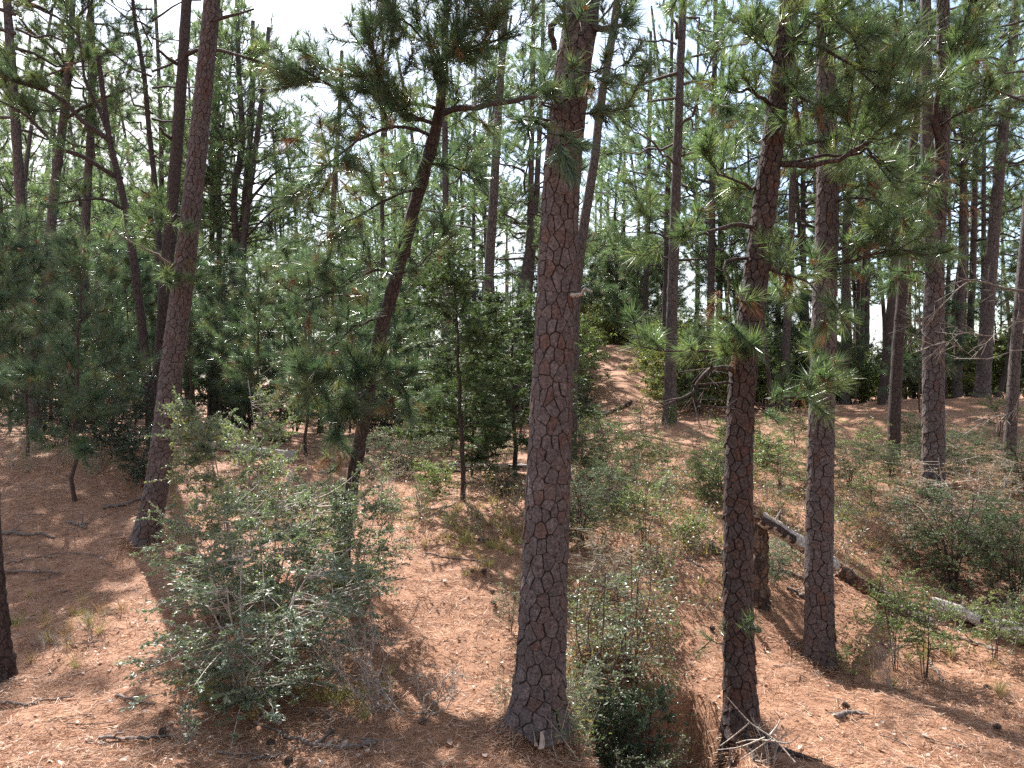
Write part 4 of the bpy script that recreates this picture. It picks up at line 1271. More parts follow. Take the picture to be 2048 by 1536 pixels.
# the wood beyond, one mass
mbw = MB()
sm_far = [make_crown(H=9, rad=2.9, limbs=15, nn=8, w=.038, L=.34, bare=.2, twigs=4, sub=0) for _ in range(2)]
tr_far = MB()
tube(tr_far, np.array([[0, 0, -.2], [.1, .1, 6], [.2, .0, 15]]), np.array([.15, .13, .06]), 6, 0, .4)
for k in range(170):
    d = RF.uniform(48, 110)
    a = RF.uniform(-.95, .95)
    x, y = math.tan(a) * d * .9, d
    px = 1024 + x / y * FPX
    if px > 1330 and (d < 60 or RF.uniform() < .25):
        continue
    s = RF.uniform(.75, 1.15) * (.7 if 480 < px < 760 else 1)
    t = RF.uniform(0, TAU)
    M = s * np.array([[math.cos(t), -math.sin(t), 0], [math.sin(t), math.cos(t), 0], [0, 0, 1]])
    z = g1(x, y)
    mbw.append(tr_far, M, (x, y, z))
    mbw.append(sm_far[k % 2], M, (x, y, z + 3.2 * s))
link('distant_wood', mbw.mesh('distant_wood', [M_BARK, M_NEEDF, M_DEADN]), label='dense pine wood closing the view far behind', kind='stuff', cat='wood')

# ------------------------------------------------------------------ understory
print('understory')


def plant(name, me, label, px, d, h, tmpl_h, cat, group, rz=None, wide=1.0, sink=.03, py=None):
    x, y = (px - 1024) / FPX * d, d
    s = h / tmpl_h
    return link(name, me, loc=(x, y, g1(x, y) - sink), rz=R.uniform(0, TAU) if rz is None else rz, sc=(s * wide, s * wide, s), label=label, cat=cat, group=group)


YG = 'young pines of the understory'
for i, (px, d, h, lb) in enumerate([
    (150, 12.5, 4.3, 'young pine with thin dark stem standing alone in the left shade'),
    (55, 15, 4.6, 'young pine with dark stem close to the left edge'),
    (228, 17.5, 4.2, 'bushy young pine behind the dark shrub at the left'),
    (-30, 14, 4.4, 'young pine half cut off by the left edge'),
    (105, 19, 5.0, 'tall young pine between two thin stems at the left'),
    (20, 21, 5.5, 'dense young pine at the back of the left edge'),
    (268, 20, 5.0, 'young pine behind the bent dark pine'),
    (383, 18, 4.6, 'young pine immediately right of the leaning pine'),
    (440, 20, 5.0, 'bushy young pine behind the pale fallen log'),
    (515, 15.5, 3.9, 'thin-stemmed young pine right over the pale fallen log'),
    (560, 19, 4.8, 'young pine under the open sky, left one'),
    (612, 16.5, 4.4, 'young pine under the open sky, right one with light green needles'),
    (665, 20, 4.8, 'young pine close behind the curved dark pine'),
    (735, 18, 4.0, 'young pine in the gap right of the curved dark pine'),
    (800, 22, 4.6, 'young pine between the curved pine and the cedar'),
    (850, 19, 3.6, 'small young pine just left of the cedar'),
    (330, 24, 5.0, 'young pine far back behind the leaning pine'),
    (700, 25, 4.4, 'young pine farthest back below the sky gap'),
    (1282, 37, 5.2, 'dark conical young pine at the head of the path'),
    (1040, 21, 4.2, 'young pine peeping out left of the big trunk'),
    (1115, 33, 3.8, 'light green young pine left of the path head'),
    (1535, 25, 3.4, 'young pine glowing between the dark and shadow-casting pines'),
    (1625, 26, 3.8, 'young pine just left behind the shadow-casting pine'),
    (1712, 24, 3.2, 'low young pine right of the shadow-casting pine'),
    (1895, 24, 3.6, 'young pine between the forked pine and the straight pair'),
    (2000, 25, 4.0, 'young pine right of the sturdy sunlit pine'),
    (1390, 23, 2.8, 'low young pine right of the grey path pine'),
    (1455, 24, 3.2, 'young pine behind the dark trunk\'s bare limb'),
    (1840, 21, 3.0, 'young pine left of the forked pine\'s trunk'),
]):
    mat_i = i % 4
    plant('young_pine', YOUNG[mat_i], lb, px, d, h, 4.2, 'tree', YG)
for px_, d_, h_ in [(1185, 42, 6.5), (1222, 45, 7.5), (1258, 42, 6), (1296, 44, 7), (1240, 49, 8), (1160, 39, 6), (1325, 41, 6.5), (1205, 50, 8.5), (1280, 51, 8.5)]:
    later_label(plant('young_pine', YOUNG[int(RF.integers(4))], 'young pine', px_, d_, h_, 4.2, 'tree', 'young pines on the rise', wide=1.25), 'young pine on the rise')
for k in range(44):
    d_ = RF.uniform(27, 44)
    px_ = RF.uniform(-100, 2150)
    if 1120 < px_ < 1330:
        px_ += 300
    if px_ > 1350 and RF.uniform() < .65:
        continue
    o_ = plant('young_pine', YOUNG[k % 4], 'young pine filling the far background between the trunks', px_, d_, RF.uniform(4.5, 9), 4.2, 'tree', 'far young pines')
    later_label(o_, 'far bushy young pine')
plant('cedar_tree', CEDARS[0], 'dark feathery cedar with bare lower stem, left of the big trunk', 926, 12.5, 4.2, 4.6, 'tree', 'cedars', rz=.2, wide=1.2)
plant('cedar_tree', CEDARS[1], 'dark cedar crowding behind the big trunk\'s left side', 1030, 15, 3.6, 3.6, 'tree', 'cedars', wide=1.3)
plant('cedar_tree', CEDARS[0], 'thin cedar stem in the shade between two larger cedars', 944, 15.5, 3.4, 4.6, 'tree', 'cedars')
plant('cedar_tree', CEDARS[1], 'bushy dark cedar at the far left behind the young pines', 130, 23, 5.0, 3.6, 'tree', 'cedars', wide=.8)
plant('cedar_tree', CEDARS[1], 'dark cedar behind the leaning pine\'s trunk', 420, 23.5, 4.6, 3.6, 'tree', 'cedars', wide=.8)

SG = 'leafy shrubs of the forest floor'
for key, px, d, h, wide, lb in [
    ('yau_a', 495, 7.0, 1.6, 1.28, 'nearest pale-stemmed yaupon shrub spreading wide at lower left'),
    ('yau_b', 535, 8.1, 2.0, .9, 'silvery yaupon shrub behind the nearest one'),
    ('yau_a', 440, 8.7, 1.5, .85, 'yaupon shrub with shining leaves at the leaning pine\'s foot'),
    ('yau_tall', 475, 9.6, 2.6, .72, 'tallest yaupon shrub overlapping the leaning pine\'s trunk'),
    ('yau_tall', 620, 9.8, 1.35, 1.0, 'yaupon shrub below the curved pine, beside the pale log'),
    ('yau_b', 715, 8.7, 1.7, .75, 'shaded yaupon shrub at the curved dark pine\'s foot'),
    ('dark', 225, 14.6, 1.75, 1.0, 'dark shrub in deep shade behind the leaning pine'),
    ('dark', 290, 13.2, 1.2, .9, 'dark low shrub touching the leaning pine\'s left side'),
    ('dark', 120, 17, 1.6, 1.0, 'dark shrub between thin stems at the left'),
    ('wisp', 1195, 7.35, 1.85, 1.0, 'wispy tall shrub with upright stems right of the big trunk'),
    ('wisp', 1265, 8.0, 1.5, 1.1, 'thin-leaved shrub second right of the big trunk'),
    ('green', 1225, 11.6, 1.15, .75, 'dense green shrub right behind the big trunk'),
    ('green', 1180, 13.2, 1.25, .75, 'green shrub hugging the big trunk\'s right side'),
    ('wisp', 1215, 6.55, .8, 1.1, 'shaded shrub filling the gully at the big trunk\'s foot'),
    ('yau_a', 1140, 6.75, .7, .7, 'low shrub in the gully touching the big trunk'),
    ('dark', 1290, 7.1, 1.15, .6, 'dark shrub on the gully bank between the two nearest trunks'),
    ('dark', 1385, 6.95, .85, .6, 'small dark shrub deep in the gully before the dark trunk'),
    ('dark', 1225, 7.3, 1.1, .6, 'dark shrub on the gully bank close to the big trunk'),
    ('wisp', 1335, 6.6, 1.15, 1.0, 'thin shrub at the gully bottom left of the dark trunk'),
    ('wisp', 1010, 6.75, .45, .9, 'small straggly shrub left of the big trunk\'s foot'),
    ('wisp', 1020, 8.6, .75, .9, 'small wispy shrub halfway along the big trunk\'s left'),
    ('green', 1905, 10.6, 1.55, 1.05, 'big dense green bush at the forked pine\'s foot'),
    ('green', 2030, 10.2, 1.45, .85, 'dense green bush running out of the right edge'),
    ('pale', 1790, 8.6, 1.25, .9, 'airy yellow-green shrub right of the shadow-casting pine'),
    ('pale', 1850, 8.4, 1.15, 1.0, 'airy pale shrub in front of the grey log'),
    ('pale', 1990, 8.8, .85, 1.2, 'pale low shrub before the weathered log at right'),
    ('pale', 2070, 8.6, .95, 1.0, 'pale shrub on the right edge'),
    ('pale', 1705, 8.3, .6, .8, 'small pale shrub just right of the shadow-casting pine\'s foot'),
    ('green', 1412, 12.2, 1.15, .55, 'upright green shrub left of the dark trunk'),
    ('pale', 1560, 13.6, .9, 1.3, 'sunlit low shrub between the dark and the shadow-casting pine'),
    ('green', 1700, 13.6, .85, 1.05, 'low green shrub right of the shadow-casting pine, middle distance'),
    ('pale', 1640, 15.5, .9, 1.2, 'low pale shrub behind the shadow-casting pine'),
    ('yau_b', 1545, 10.0, .8, .8, 'dark green shrub at the broken stump'),
    ('pale', 1735, 16.5, 1.1, 1.1, 'pale shrub left of the mossy-footed pine'),
    ('green', 1915, 16.2, 1.0, 1.1, 'dark green shrub between the forked pine and the right edge pine'),
    ('wisp', 1330, 12.6, .8, 1.3, 'thin low shrub in the middle clearing'),
    ('pale', 1440, 14.5, .8, 1.2, 'sunlit straggly shrub left of the dark trunk\'s middle'),
    ('back', 870, 13, .75, .9, 'small light green shrub left of the cedar stem'),
    ('back', 975, 14.6, .55, 1.0, 'tiny light green shrub before the thin fallen log'),
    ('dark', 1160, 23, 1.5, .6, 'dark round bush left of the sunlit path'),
    ('back', 1330, 25.5, 1.4, .7, 'light green bush right of the path bend'),
    ('back', 1345, 19.7, .55, .5, 'leafy sprout at the grey path pine\'s foot'),
]:
    plant('yaupon_shrub' if key.startswith('yau') else 'shrub', SH[key], lb, px, d, h, 2.0, 'shrub', SG, wide=wide)
RS = np.random.default_rng(21)
for px, d, h in [(1165, 10.4, 1.1), (1215, 9.2, .8), (1290, 10.4, .95), (1330, 14.5, .9), (1270, 14.8, 1.0), (1215, 16.2, 1.1), (1165, 17.5, 1.2), (1290, 18, .9), (1390, 16.5, .8), (1440, 12.8, .8), (1470, 17, .9), (1530, 15.2, .9), (1560, 11.8, .7), (1590, 18.5, .9), (1610, 13, .75),
                 (1660, 17.5, .9), (1690, 11.6, .7), (1745, 12.6, .8), (1780, 15, .8), (1830, 14, .9), (1830, 18.5, 1.0), (1880, 14.4, .9), (1960, 13.4, 1.0), (2000, 18.5, 1.1), (2050, 14, 1.0), (1950, 11.6, 1.2), (1820, 11.4, 1.0), (1380, 10.6, .5),
                 (860, 16.5, .9), (800, 15, .9), (1010, 17.5, .9), (900, 18.5, 1.0), (770, 12.5, .8), (840, 11.6, .6), (1005, 13.4, .5), (960, 19.5, 1.1)]:
    k = ['pale', 'green', 'back', 'wisp', 'dry', 'pale'][int(RS.integers(6))]
    o_ = plant('shrub', SH[k], 'shrub', px, d, h * RS.uniform(.85, 1.2), 2.0, 'shrub', 'low shrubs on the slope', rz=RS.uniform(0, TAU), wide=RS.uniform(1.0, 1.5))
    later_label(o_, {'pale': 'airy pale slope shrub', 'green': 'fine-leaved slope shrub', 'back': 'broad-leaved slope shrub', 'wisp': 'wispy slope shrub', 'dry': 'dry brownish slope shrub'}[k])
BG = 'shrubs closing the back of the clearing'
bl = [(1395, 24), (1440, 27), (1490, 25), (1530, 28), (1590, 31), (1640, 28), (1680, 27), (1725, 28), (1755, 31), (1830, 26), (1870, 27), (1900, 30), (1985, 26), (2030, 25), (2075, 24), (1345, 29), (1360, 31), (1215, 43), (1140, 38), (1275, 43), (1410, 30), (1465, 29), (1510, 33), (1555, 27), (1610, 27), (1660, 32), (1705, 31), (1780, 29), (1810, 31), (1850, 31), (1885, 25), (1940, 29), (1960, 32), (2010, 30), (2055, 29), (1345, 24), (1350, 27), (1120, 26), (1105, 31), (1090, 24), (1375, 26), (1130, 34), (1148, 28), (1140, 33), (1340, 31), (1335, 35), (1200, 41), (1235, 43), (1265, 40), (1295, 41), (1220, 46), (1180, 44)]
for i, (px, d) in enumerate(bl):
    k = ['yellow', 'back', 'back', 'yellow', 'green'][i % 5]
    o_ = plant('shrub', SH[k], 'shrub', px, d, R.uniform(1.8, 3.0), 2.0, 'shrub', BG)
    later_label(o_, {'yellow': 'yellowing thicket shrub', 'back': 'light green thicket shrub', 'green': 'fine-leaved thicket shrub'}[k])
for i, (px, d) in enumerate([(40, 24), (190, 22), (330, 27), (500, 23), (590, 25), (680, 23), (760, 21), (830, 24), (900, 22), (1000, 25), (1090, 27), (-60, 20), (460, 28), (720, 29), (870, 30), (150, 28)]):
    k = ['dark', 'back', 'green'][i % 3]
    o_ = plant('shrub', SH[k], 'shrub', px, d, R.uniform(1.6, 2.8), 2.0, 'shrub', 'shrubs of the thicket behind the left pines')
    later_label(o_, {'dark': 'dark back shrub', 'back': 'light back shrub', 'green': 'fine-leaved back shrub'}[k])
write_labels()

# low green and dry stems between the shrubs: nobody could count them
m = MB()
lp, ld, lt = [], [], []
for (x0, y0, x1, y1, n_) in [(1300, 845, 2060, 1160, 330), (780, 890, 1050, 1090, 90), (1135, 1000, 1350, 1400, 110), (1150, 815, 1340, 1000, 130), (0, 870, 300, 960, 60), (300, 920, 700, 1080, 60), (1660, 1200, 2060, 1380, 22), (1110, 1330, 1330, 1530, 60), (1380, 1080, 1660, 1250, 25)]:
    for _ in range(n_):
        p = GH(R.uniform(x0, x1), R.uniform(y0, y1))
        big = R.uniform(.6, 1.3) * (.75 + .02 * p[1])
        hue = R.uniform(0, 1)
        for _ in range(int(R.integers(2, 5))):
            h_ = R.uniform(.18, .55) * big
            dv = nrm(np.array([R.normal(0, .35), R.normal(0, .35), 1.0]))
            e = p + dv * h_
            tube(m, np.stack([p, p + dv * h_ * .55 + R.normal(0, .02, 3), e]), np.array([.004, .003, .002]) * big, 3, 0, .6)
            c = int(R.integers(5, 16))
            lp.append(p + dv * h_ * R.uniform(.3, 1.05, c)[:, None] + R.normal(0, .07 * big, (c, 3)))
            ld.append(nrm(dv * .3 + R.normal(0, 1, (c, 3)) * np.array([1, 1, .5])))
            lt.append(np.clip(hue + R.normal(0, .15, c), 0, 1))
lp = np.concatenate(lp)
leaves(m, lp, np.concatenate(ld), np.array([0, 0, .8]) + R.normal(0, .7, (len(lp), 3)), .055, .024, 1, np.concatenate(lt))
M_UNDER = leaf_mat('undergrowth_leaves', [(0, (.075, .11, .055)), (.4, (.12, .15, .07)), (.6, (.20, .17, .085)), (1.0, (.27, .17, .10))], rough=.45, spec=.5, trans=.35)
link('undergrowth', m.mesh('undergrowth', [M_PALETWIG, M_UNDER]), label='thin low green and dry stems scattered over the slope', kind='stuff', cat='undergrowth')

DG = 'leafless shrubs'
for key, px, d, h, wide, lb in [
    ('bare_a', 770, 6.85, 1.2, 1.0, 'leafless pale-twigged shrub right of the nearest yaupon'),
    ('bare_b', 830, 6.75, .75, 1.1, 'low leafless shrub leaning towards the big trunk'),
    ('bare_a', 700, 7.3, .8, .9, 'leafless shrub tucked behind the nearest yaupon\'s right side'),
    ('bare_b', 100, 8.2, .45, .7, 'dry brown stems beside the charred left trunk'),
    ('bare_b', 190, 8.5, .5, .7, 'dry brown stems left of the yaupon shrubs'),
    ('bare_a', 1540, 6.5, .55, .9, 'bare grey branching stem in front of the dark trunk\'s foot'),
    ('bare_b', 380, 6.2, .5, .6, 'thin bare seedling at the bottom left'),
    ('bare_b', 2040, 9.4, .9, .9, 'bare pale twigs over the weathered log at the right edge'),
    ('bare_a', 1790, 8.0, .7, .7, 'leafless dark-stemmed seedling beside the long shadow'),
]:
    plant('bare_shrub', SH[key], lb, px, d, h, 1.1 if key == 'bare_a' else .8, 'shrub', DG, wide=wide)

# ------------------------------------------------------------------ logs, stump, sticks, cones, leaves, grass
print('floor')


def log(name, a, b, r0, r1, mat, label, lift=(.4, .4), sides=12, cat='log', group=None, bend=.03, rough=.09, knots=0, patches=7):
    """a fallen log between two ground points (given in the place); lift is the height of each end's axis in radii"""
    a, b = np.array(a, float), np.array(b, float)
    n = 26
    k = np.linspace(0, 1, n)[:, None]
    path = a * (1 - k) + b * k
    side = nrm(np.cross(b - a, [0, 0, 1.0]))
    path = path + side * np.linalg.norm(b - a) * bend * np.sin(k * math.pi)
    base = path[0].copy()
    path = path - base
    m = MB()
    rad = np.linspace(r0, r1, n) * R.uniform(.92, 1.08, n)
    tan = nrm(np.gradient(path, axis=0))
    e1 = nrm(np.cross(tan, [0.05, 0.02, 1.0] if abs(tan[0][2]) < .8 else [1.0, .1, 0]))
    e2 = np.cross(tan, e1)
    an = np.arange(sides) / sides * TAU
    flute = 1 + R.normal(0, .09, sides)[None] + R.normal(0, rough * .6, (n, sides))
    ring = lambda extra: path[:, None] + (rad[:, None] * flute + extra)[..., None] * (np.cos(an)[None, :, None] * e1[:, None] + np.sin(an)[None, :, None] * e2[:, None])
    V = ring(0.0)
    for e, sg_ in ((0, -1), (-1, 1)):                   # jagged ends
        V[e] = V[e] + tan[e] * sg_ * (R.uniform(-.5, 1, sides) ** 3 * rad[e] * 1.4)[:, None]
    ix = np.arange(n * sides).reshape(n, sides)
    m.add(V.reshape(-1, 3), np.stack([ix[:-1], np.roll(ix[:-1], -1, 1), np.roll(ix[1:], -1, 1), ix[1:]], -1).reshape(-1, 4), 0, np.repeat(R.uniform(0, .9, n), sides))
    for e, sg_ in ((0, -1), (-1, 1)):
        vv = np.vstack([V[e], (path[e] - tan[e] * sg_ * rad[e] * .5)[None]])
        m.add(vv, np.array([[k_, (k_ + 1) % sides, sides] for k_ in range(sides)]), 2, .8)
    VB = ring(.009)
    for _ in range(patches):
        i0, j0 = int(R.integers(0, n - 6)), int(R.integers(0, sides))
        for di in range(int(R.integers(2, 6))):
            for dj in range(int(R.integers(1, 4))):
                q_ = [(i0 + di, j0 + dj), (i0 + di, j0 + dj + 1), (i0 + di + 1, j0 + dj + 1), (i0 + di + 1, j0 + dj)]
                q_ = [(a_, b_ % sides) for a_, b_ in q_]
                top_ = np.array([VB[x_] for x_ in q_]) + R.normal(0, .003, (4, 3))
                low_ = np.array([V[x_] for x_ in q_])
                m.add(np.vstack([low_, top_]), np.array([[4, 5, 6, 7], [0, 1, 5, 4], [1, 2, 6, 5], [2, 3, 7, 6], [3, 0, 4, 7]]), 1, R.uniform(.1, .8))
    for _ in range(knots):
        u = R.integers(3, n - 3)
        dv = nrm(R.normal(0, 1, 3) + np.array([0, 0, 1.2]))
        tube(m, np.stack([path[u], path[u] + dv * (rad[u] + R.uniform(.03, .15))]), np.array([.018, .008]), 5, 0, .5)
    return link(name, m.mesh(name, [mat, M_BARKD, M_ROTWOOD]), loc=base, label=label, cat=cat, group=group)


def on_ground(px, py, up=0.0):
    p = GH(px, py)
    return p + np.array([0, 0, up])


LG = 'fallen logs'
log('fallen_log', on_ground(350, 890, .10), on_ground(590, 922, .10), .10, .085, M_GREYWOOD, 'pale barkless log lying behind the tall yaupon shrub', group=LG)
log('fallen_log', on_ground(905, 938, .07), on_ground(1070, 944, .08), .075, .08, M_GREYWOOD, 'thin grey log lying left of the big trunk', group=LG)
log('fallen_log', on_ground(835, 942, .04), on_ground(925, 948, .04), .05, .04, M_STICK, 'short dark log left of the cedar stem', group=LG)
log('fallen_log', on_ground(520, 880, .06), on_ground(580, 884, .06), .07, .06, M_STICK, 'dark mossy log behind the pale log', group=LG)
# broken stump with the log still hanging from it
sx, sy = (1516 - 1024) / FPX * 9.5, 9.5
sg = g1(sx, sy)
log('broken_stump', (sx, sy, sg - .08), (sx + .01, sy + .02, P(1516, 1032, 9.5)[2]), .125, .085, M_ROTWOOD, 'rotten reddish stump snapped off behind the dark trunk', cat='stump', sides=16, rough=.16, bend=.01, patches=12)
e1_ = on_ground(1772, 1212, .07)
pm_ = P(1519, 1036, 9.3) * .44 + e1_ * .56
log('fallen_log', P(1519, 1036, 9.3), pm_, .092, .085, M_LOGWOOD, 'grey snapped log propped on the broken stump', group=LG, bend=.012, rough=.11, knots=4, sides=16)
log('fallen_log', pm_ + nrm(e1_ - pm_) * .06 - np.array([0, 0, .03]), e1_, .09, .07, M_ROTWOOD, 'reddish rotten log lying right of the shadow-casting pine', group=LG, bend=.02, rough=.13, knots=3, sides=16)
log('fallen_log', on_ground(1752, 1196, .06), on_ground(1868, 1256, .05), .085, .05, M_STICK, 'dark decayed log end lying below the sloping log', group=LG)
log('fallen_log', on_ground(1872, 1226, .10), on_ground(2085, 1300, .11), .085, .11, M_LOGWOOD, 'thick weathered grey log at the right edge', group=LG, knots=4)
log('fallen_log', on_ground(1196, 838, .05), on_ground(1262, 806, .06), .055, .05, M_STICK, 'dark fallen pole lying at the path\'s lower end', group=LG)
STG = 'fallen sticks'


def stick(pts, r0, r1, label, mat=None, name='fallen_branch', forks=2, up=.012):
    P3 = np.array([on_ground(*p) for p in pts])
    P3[:, 2] += up + r0 * .6
    base = P3[0].copy()
    n = 5 * len(pts)
    path = spline(P3, n) - base
    path[1:-1] += R.normal(0, .008, (n - 2, 3))
    gzz = gz(path[:, 0] + base[0], path[:, 1] + base[1]) - base[2] + r0 * .6
    path[:, 2] = np.maximum(path[:, 2], gzz)
    m = MB()
    tube(m, path, np.linspace(r0, r1, n) * R.uniform(.85, 1.15, n), 6, 0, R.uniform(.1, .7), .06, cap=True)
    for _ in range(forks):
        u = int(R.integers(1, n - 2))
        dv = nrm(path[u + 1] - path[u] + R.normal(0, .5, 3) * np.array([1, 1, .4]) + np.array([0, 0, .15]))
        ln = R.uniform(.06, .22)
        tube(m, np.stack([path[u], path[u] + dv * ln * .5 + R.normal(0, .01, 3), path[u] + dv * ln]), np.array([r1 * .8, r1 * .6, r1 * .4]), 4, 0, .4)
    return link(name, m.mesh(name, [mat or M_STICK]), loc=base, label=label, cat='branch', group=STG)


for a in [
    ([(196, 1482), (270, 1484), (352, 1476)], .016, .013, 'straight pale stick lying at the bottom left'),
    ([(508, 1452), (560, 1474), (620, 1494), (680, 1500), (748, 1496)], .012, .026, 'dark curved branch lying at the bottom, left of the big trunk'),
    ([(0, 1412), (70, 1410), (148, 1397)], .014, .008, 'stick reaching in from the left edge near the bottom'),
    ([(0, 1070), (50, 1074), (110, 1080)], .026, .016, 'crooked stick near the left edge above the charred trunk'),
    ([(132, 1047), (152, 1052), (172, 1060)], .018, .016, 'short pale stick on the left slope'),
    ([(5, 1145), (60, 1150), (120, 1150)], .022, .012, 'straight stick level with the charred trunk\'s top'),
    ([(10, 1132), (70, 1118), (150, 1110), (230, 1140)], .010, .006, 'thin arching twig on the left slope'),
    ([(100, 1294), (150, 1296), (205, 1288)], .010, .006, 'thin stick in the middle of the left ground'),
    ([(232, 1398), (280, 1408), (310, 1412)], .014, .010, 'dark forked stick left of the nearest yaupon'),
    ([(850, 1110), (910, 1120), (988, 1130)], .012, .009, 'long thin stick across the middle clearing'),
    ([(880, 1072), (930, 1080), (990, 1082)], .012, .012, 'pale stick on the dry grass of the clearing'),
    ([(830, 1012), (870, 1022), (920, 1008)], .014, .008, 'grey branch lying left of the cedar stem\'s foot'),
    ([(1420, 1092), (1440, 1110), (1462, 1124)], .035, .03, 'pale broken branch end left of the dark trunk'),
    ([(1375, 1120), (1392, 1132), (1410, 1142)], .014, .010, 'small pale stick in the clearing left of the dark trunk'),
    ([(1555, 1140), (1600, 1160), (1645, 1178)], .022, .018, 'dark branch lying between stump and shadow-casting pine'),
    ([(1575, 1180), (1600, 1196), (1625, 1214)], .025, .02, 'grey branch end left of the shadow-casting pine'),
    ([(1672, 1440), (1692, 1434), (1722, 1432)], .026, .018, 'short dark chunk of branch in front of the long shadow'),
    ([(1912, 1278), (1960, 1292), (2000, 1306)], .02, .016, 'pale stick in front of the weathered log'),
    ([(1574, 1292), (1590, 1294), (1606, 1298)], .014, .012, 'short stick left of the shadow-casting pine\'s foot'),
    ([(1855, 1320), (1870, 1345), (1888, 1368)], .012, .010, 'dark stick propped beside the long shadow\'s seedling'),
    ([(430, 1508), (470, 1514), (520, 1518)], .012, .008, 'dark stick at the very bottom, left of centre'),
    ([(500, 1526), (530, 1524), (560, 1520)], .010, .010, 'short pale stick at the bottom edge'),
    ([(720, 1484), (760, 1492), (800, 1484)], .012, .006, 'twig at the end of the dark curved branch'),
    ([(1760, 1290), (1800, 1296), (1850, 1288)], .012, .008, 'thin stick among the pale shrubs'),
    ([(205, 1020), (245, 1014), (285, 1000)], .030, .018, 'dark branch lying at the leaning pine\'s left'),
    ([(1290, 1150), (1310, 1130), (1330, 1125)], .010, .008, 'grey twig in the sunny clearing right of the big trunk'),
]:
    stick(*a)
# standing bare stem bits at the dark trunk's foot
m = MB()
q = GH(1585, 1520)
for pts in [[(1590, 1525), (1550, 1480), (1500, 1445), (1452, 1392)], [(1500, 1445), (1470, 1470), (1440, 1492)], [(1530, 1475), (1480, 1494), (1432, 1500)], [(1550, 1482), (1500, 1480), (1472, 1486)], [(1540, 1470), (1560, 1440), (1548, 1420)], [(1545, 1476), (1510, 1500), (1480, 1520)], [(1552, 1484), (1580, 1486), (1600, 1470)]]:
    p3 = spline([P(x_, y_, 6.25 + .15 * math.sin(i_)) - q for i_, (x_, y_) in enumerate(pts)], 12)
    tube(m, p3, np.linspace(.008, .003, 12), 4, 0, .4)
link('dead_sapling', m.mesh('dead_sapling', [M_PALETWIG]), loc=q, label='fallen grey sapling with thin twigs crossing the dark trunk\'s foot', cat='sapling')

# pine cones
m = MB()
for i in range(70):
    t = i / 70
    a = i * 2.39996
    rr = .033 * math.sin(math.pi * min(.97, .12 + t * .85)) ** .7
    c = np.array([math.cos(a) * rr * .35, math.sin(a) * rr * .35, .085 * t])
    d = np.array([math.cos(a), math.sin(a), .45 + t * .6])
    d = d / np.linalg.norm(d)
    s = np.array([-math.sin(a), math.cos(a), 0])
    L_, w_ = rr * .95, .010 + .006 * math.sin(math.pi * t)
    e = np.cross(d, s)
    tip = c + d * L_
    m.add(np.array([c - s * w_ * .4, c + s * w_ * .4, tip + s * w_ * .6, tip - s * w_ * .6, tip + d * .004 + e * .006]), np.array([[0, 1, 2], [0, 2, 3], [3, 2, 4]]), 0, R.uniform(0, .9))
tube(m, np.array([[0, 0, 0], [0, 0, .08]]), np.array([.012, .006]), 6, 0, .2)
CONE = m.mesh('pine_cone', [M_CONE])
for px, py in [(320, 1470), (540, 1492), (650, 1478), (655, 1450), (625, 1432), (575, 1530), (36, 1250), (1508, 1268), (944, 1150), (984, 1190), (992, 1214), (966, 1146), (1420, 1260), (1985, 1460), (1985, 1380), (838, 1455), (430, 1245), (1345, 1220), (1700, 1420)]:
    p = on_ground(px, py, .022)
    link('pine_cone', CONE, loc=p, rot=(R.uniform(1.1, 1.7), R.uniform(-.4, .4), R.uniform(0, TAU)), sc=R.uniform(.7, 1.0), label='small dark pine cone lying on the pine straw', cat='pine cone', group='fallen pine cones')

# pale leaves and bark chips large enough to pick out
LEAFM = []
for q in range(4):
    m = MB()
    L_ = .075
    pts = [(-.5, 0), (-.25, .26), (.1, .32), (.4, .16), (.55, 0), (.35, -.2), (0, -.3), (-.3, -.2)]
    v = np.array([(x * L_ * 1.6, y * L_ * 1.5 * R.uniform(.7, 1.2), R.uniform(0, .018)) for x, y in pts] + [(0, 0, .0)])
    m.add(v, np.array([[k, (k + 1) % 8, 8] for k in range(8)]), 0, R.uniform(.55, 1))
    LEAFM.append(m.mesh('leaf', [M_LEAF]))
leaf_px = [(180, 1245), (100, 1350), (190, 1310), (290, 1430), (310, 1450), (105, 1445), (155, 1505), (100, 1530), (250, 1536 - 12), (480, 1495), (585, 1500), (600, 1478), (660, 1490), (690, 1490), (735, 1508), (760, 1462), (800, 1465), (755, 1455), (970, 1520), (990, 1498), (1000, 1470), (900, 1492), (860, 1490), (950, 1470), (560, 1455), (420, 1480), (340, 1455), (1380, 1400), (1310, 1398), (1330, 1480), (1370, 1410), (1850, 1480), (1950, 1440), (1600, 1500), (1640, 1475), (1760, 1505), (1700, 1510), (1900, 1520), (1150, 1130), (960, 1040), (890, 1165), (980, 1170), (240, 1330), (60, 1400), (20, 1480)]
for px, py in leaf_px:
    link('fallen_leaf', LEAFM[int(R.integers(4))], loc=on_ground(px, py, .018), rot=(R.normal(0, .3), R.normal(0, .3), R.uniform(0, TAU)), sc=R.uniform(.35, .75), label='pale dry leaf lying flat on the pine straw', cat='leaf', group='pale leaves on the straw')
# the loose bark flakes at the big trunk's foot
for px, py, s, lb in [(1068, 1488, 1.7, 'upright grey bark flake at the big trunk\'s foot'), (1082, 1492, 1.5, 'leaning grey bark flake at the big trunk\'s foot')]:
    p = on_ground(px, py, .05)
    link('bark_flake', LEAFM[0], loc=p + np.array([0, -.12, .02]), rot=(1.2, R.normal(0, .3), R.uniform(1, 2)), sc=s, label=lb, cat='bark')

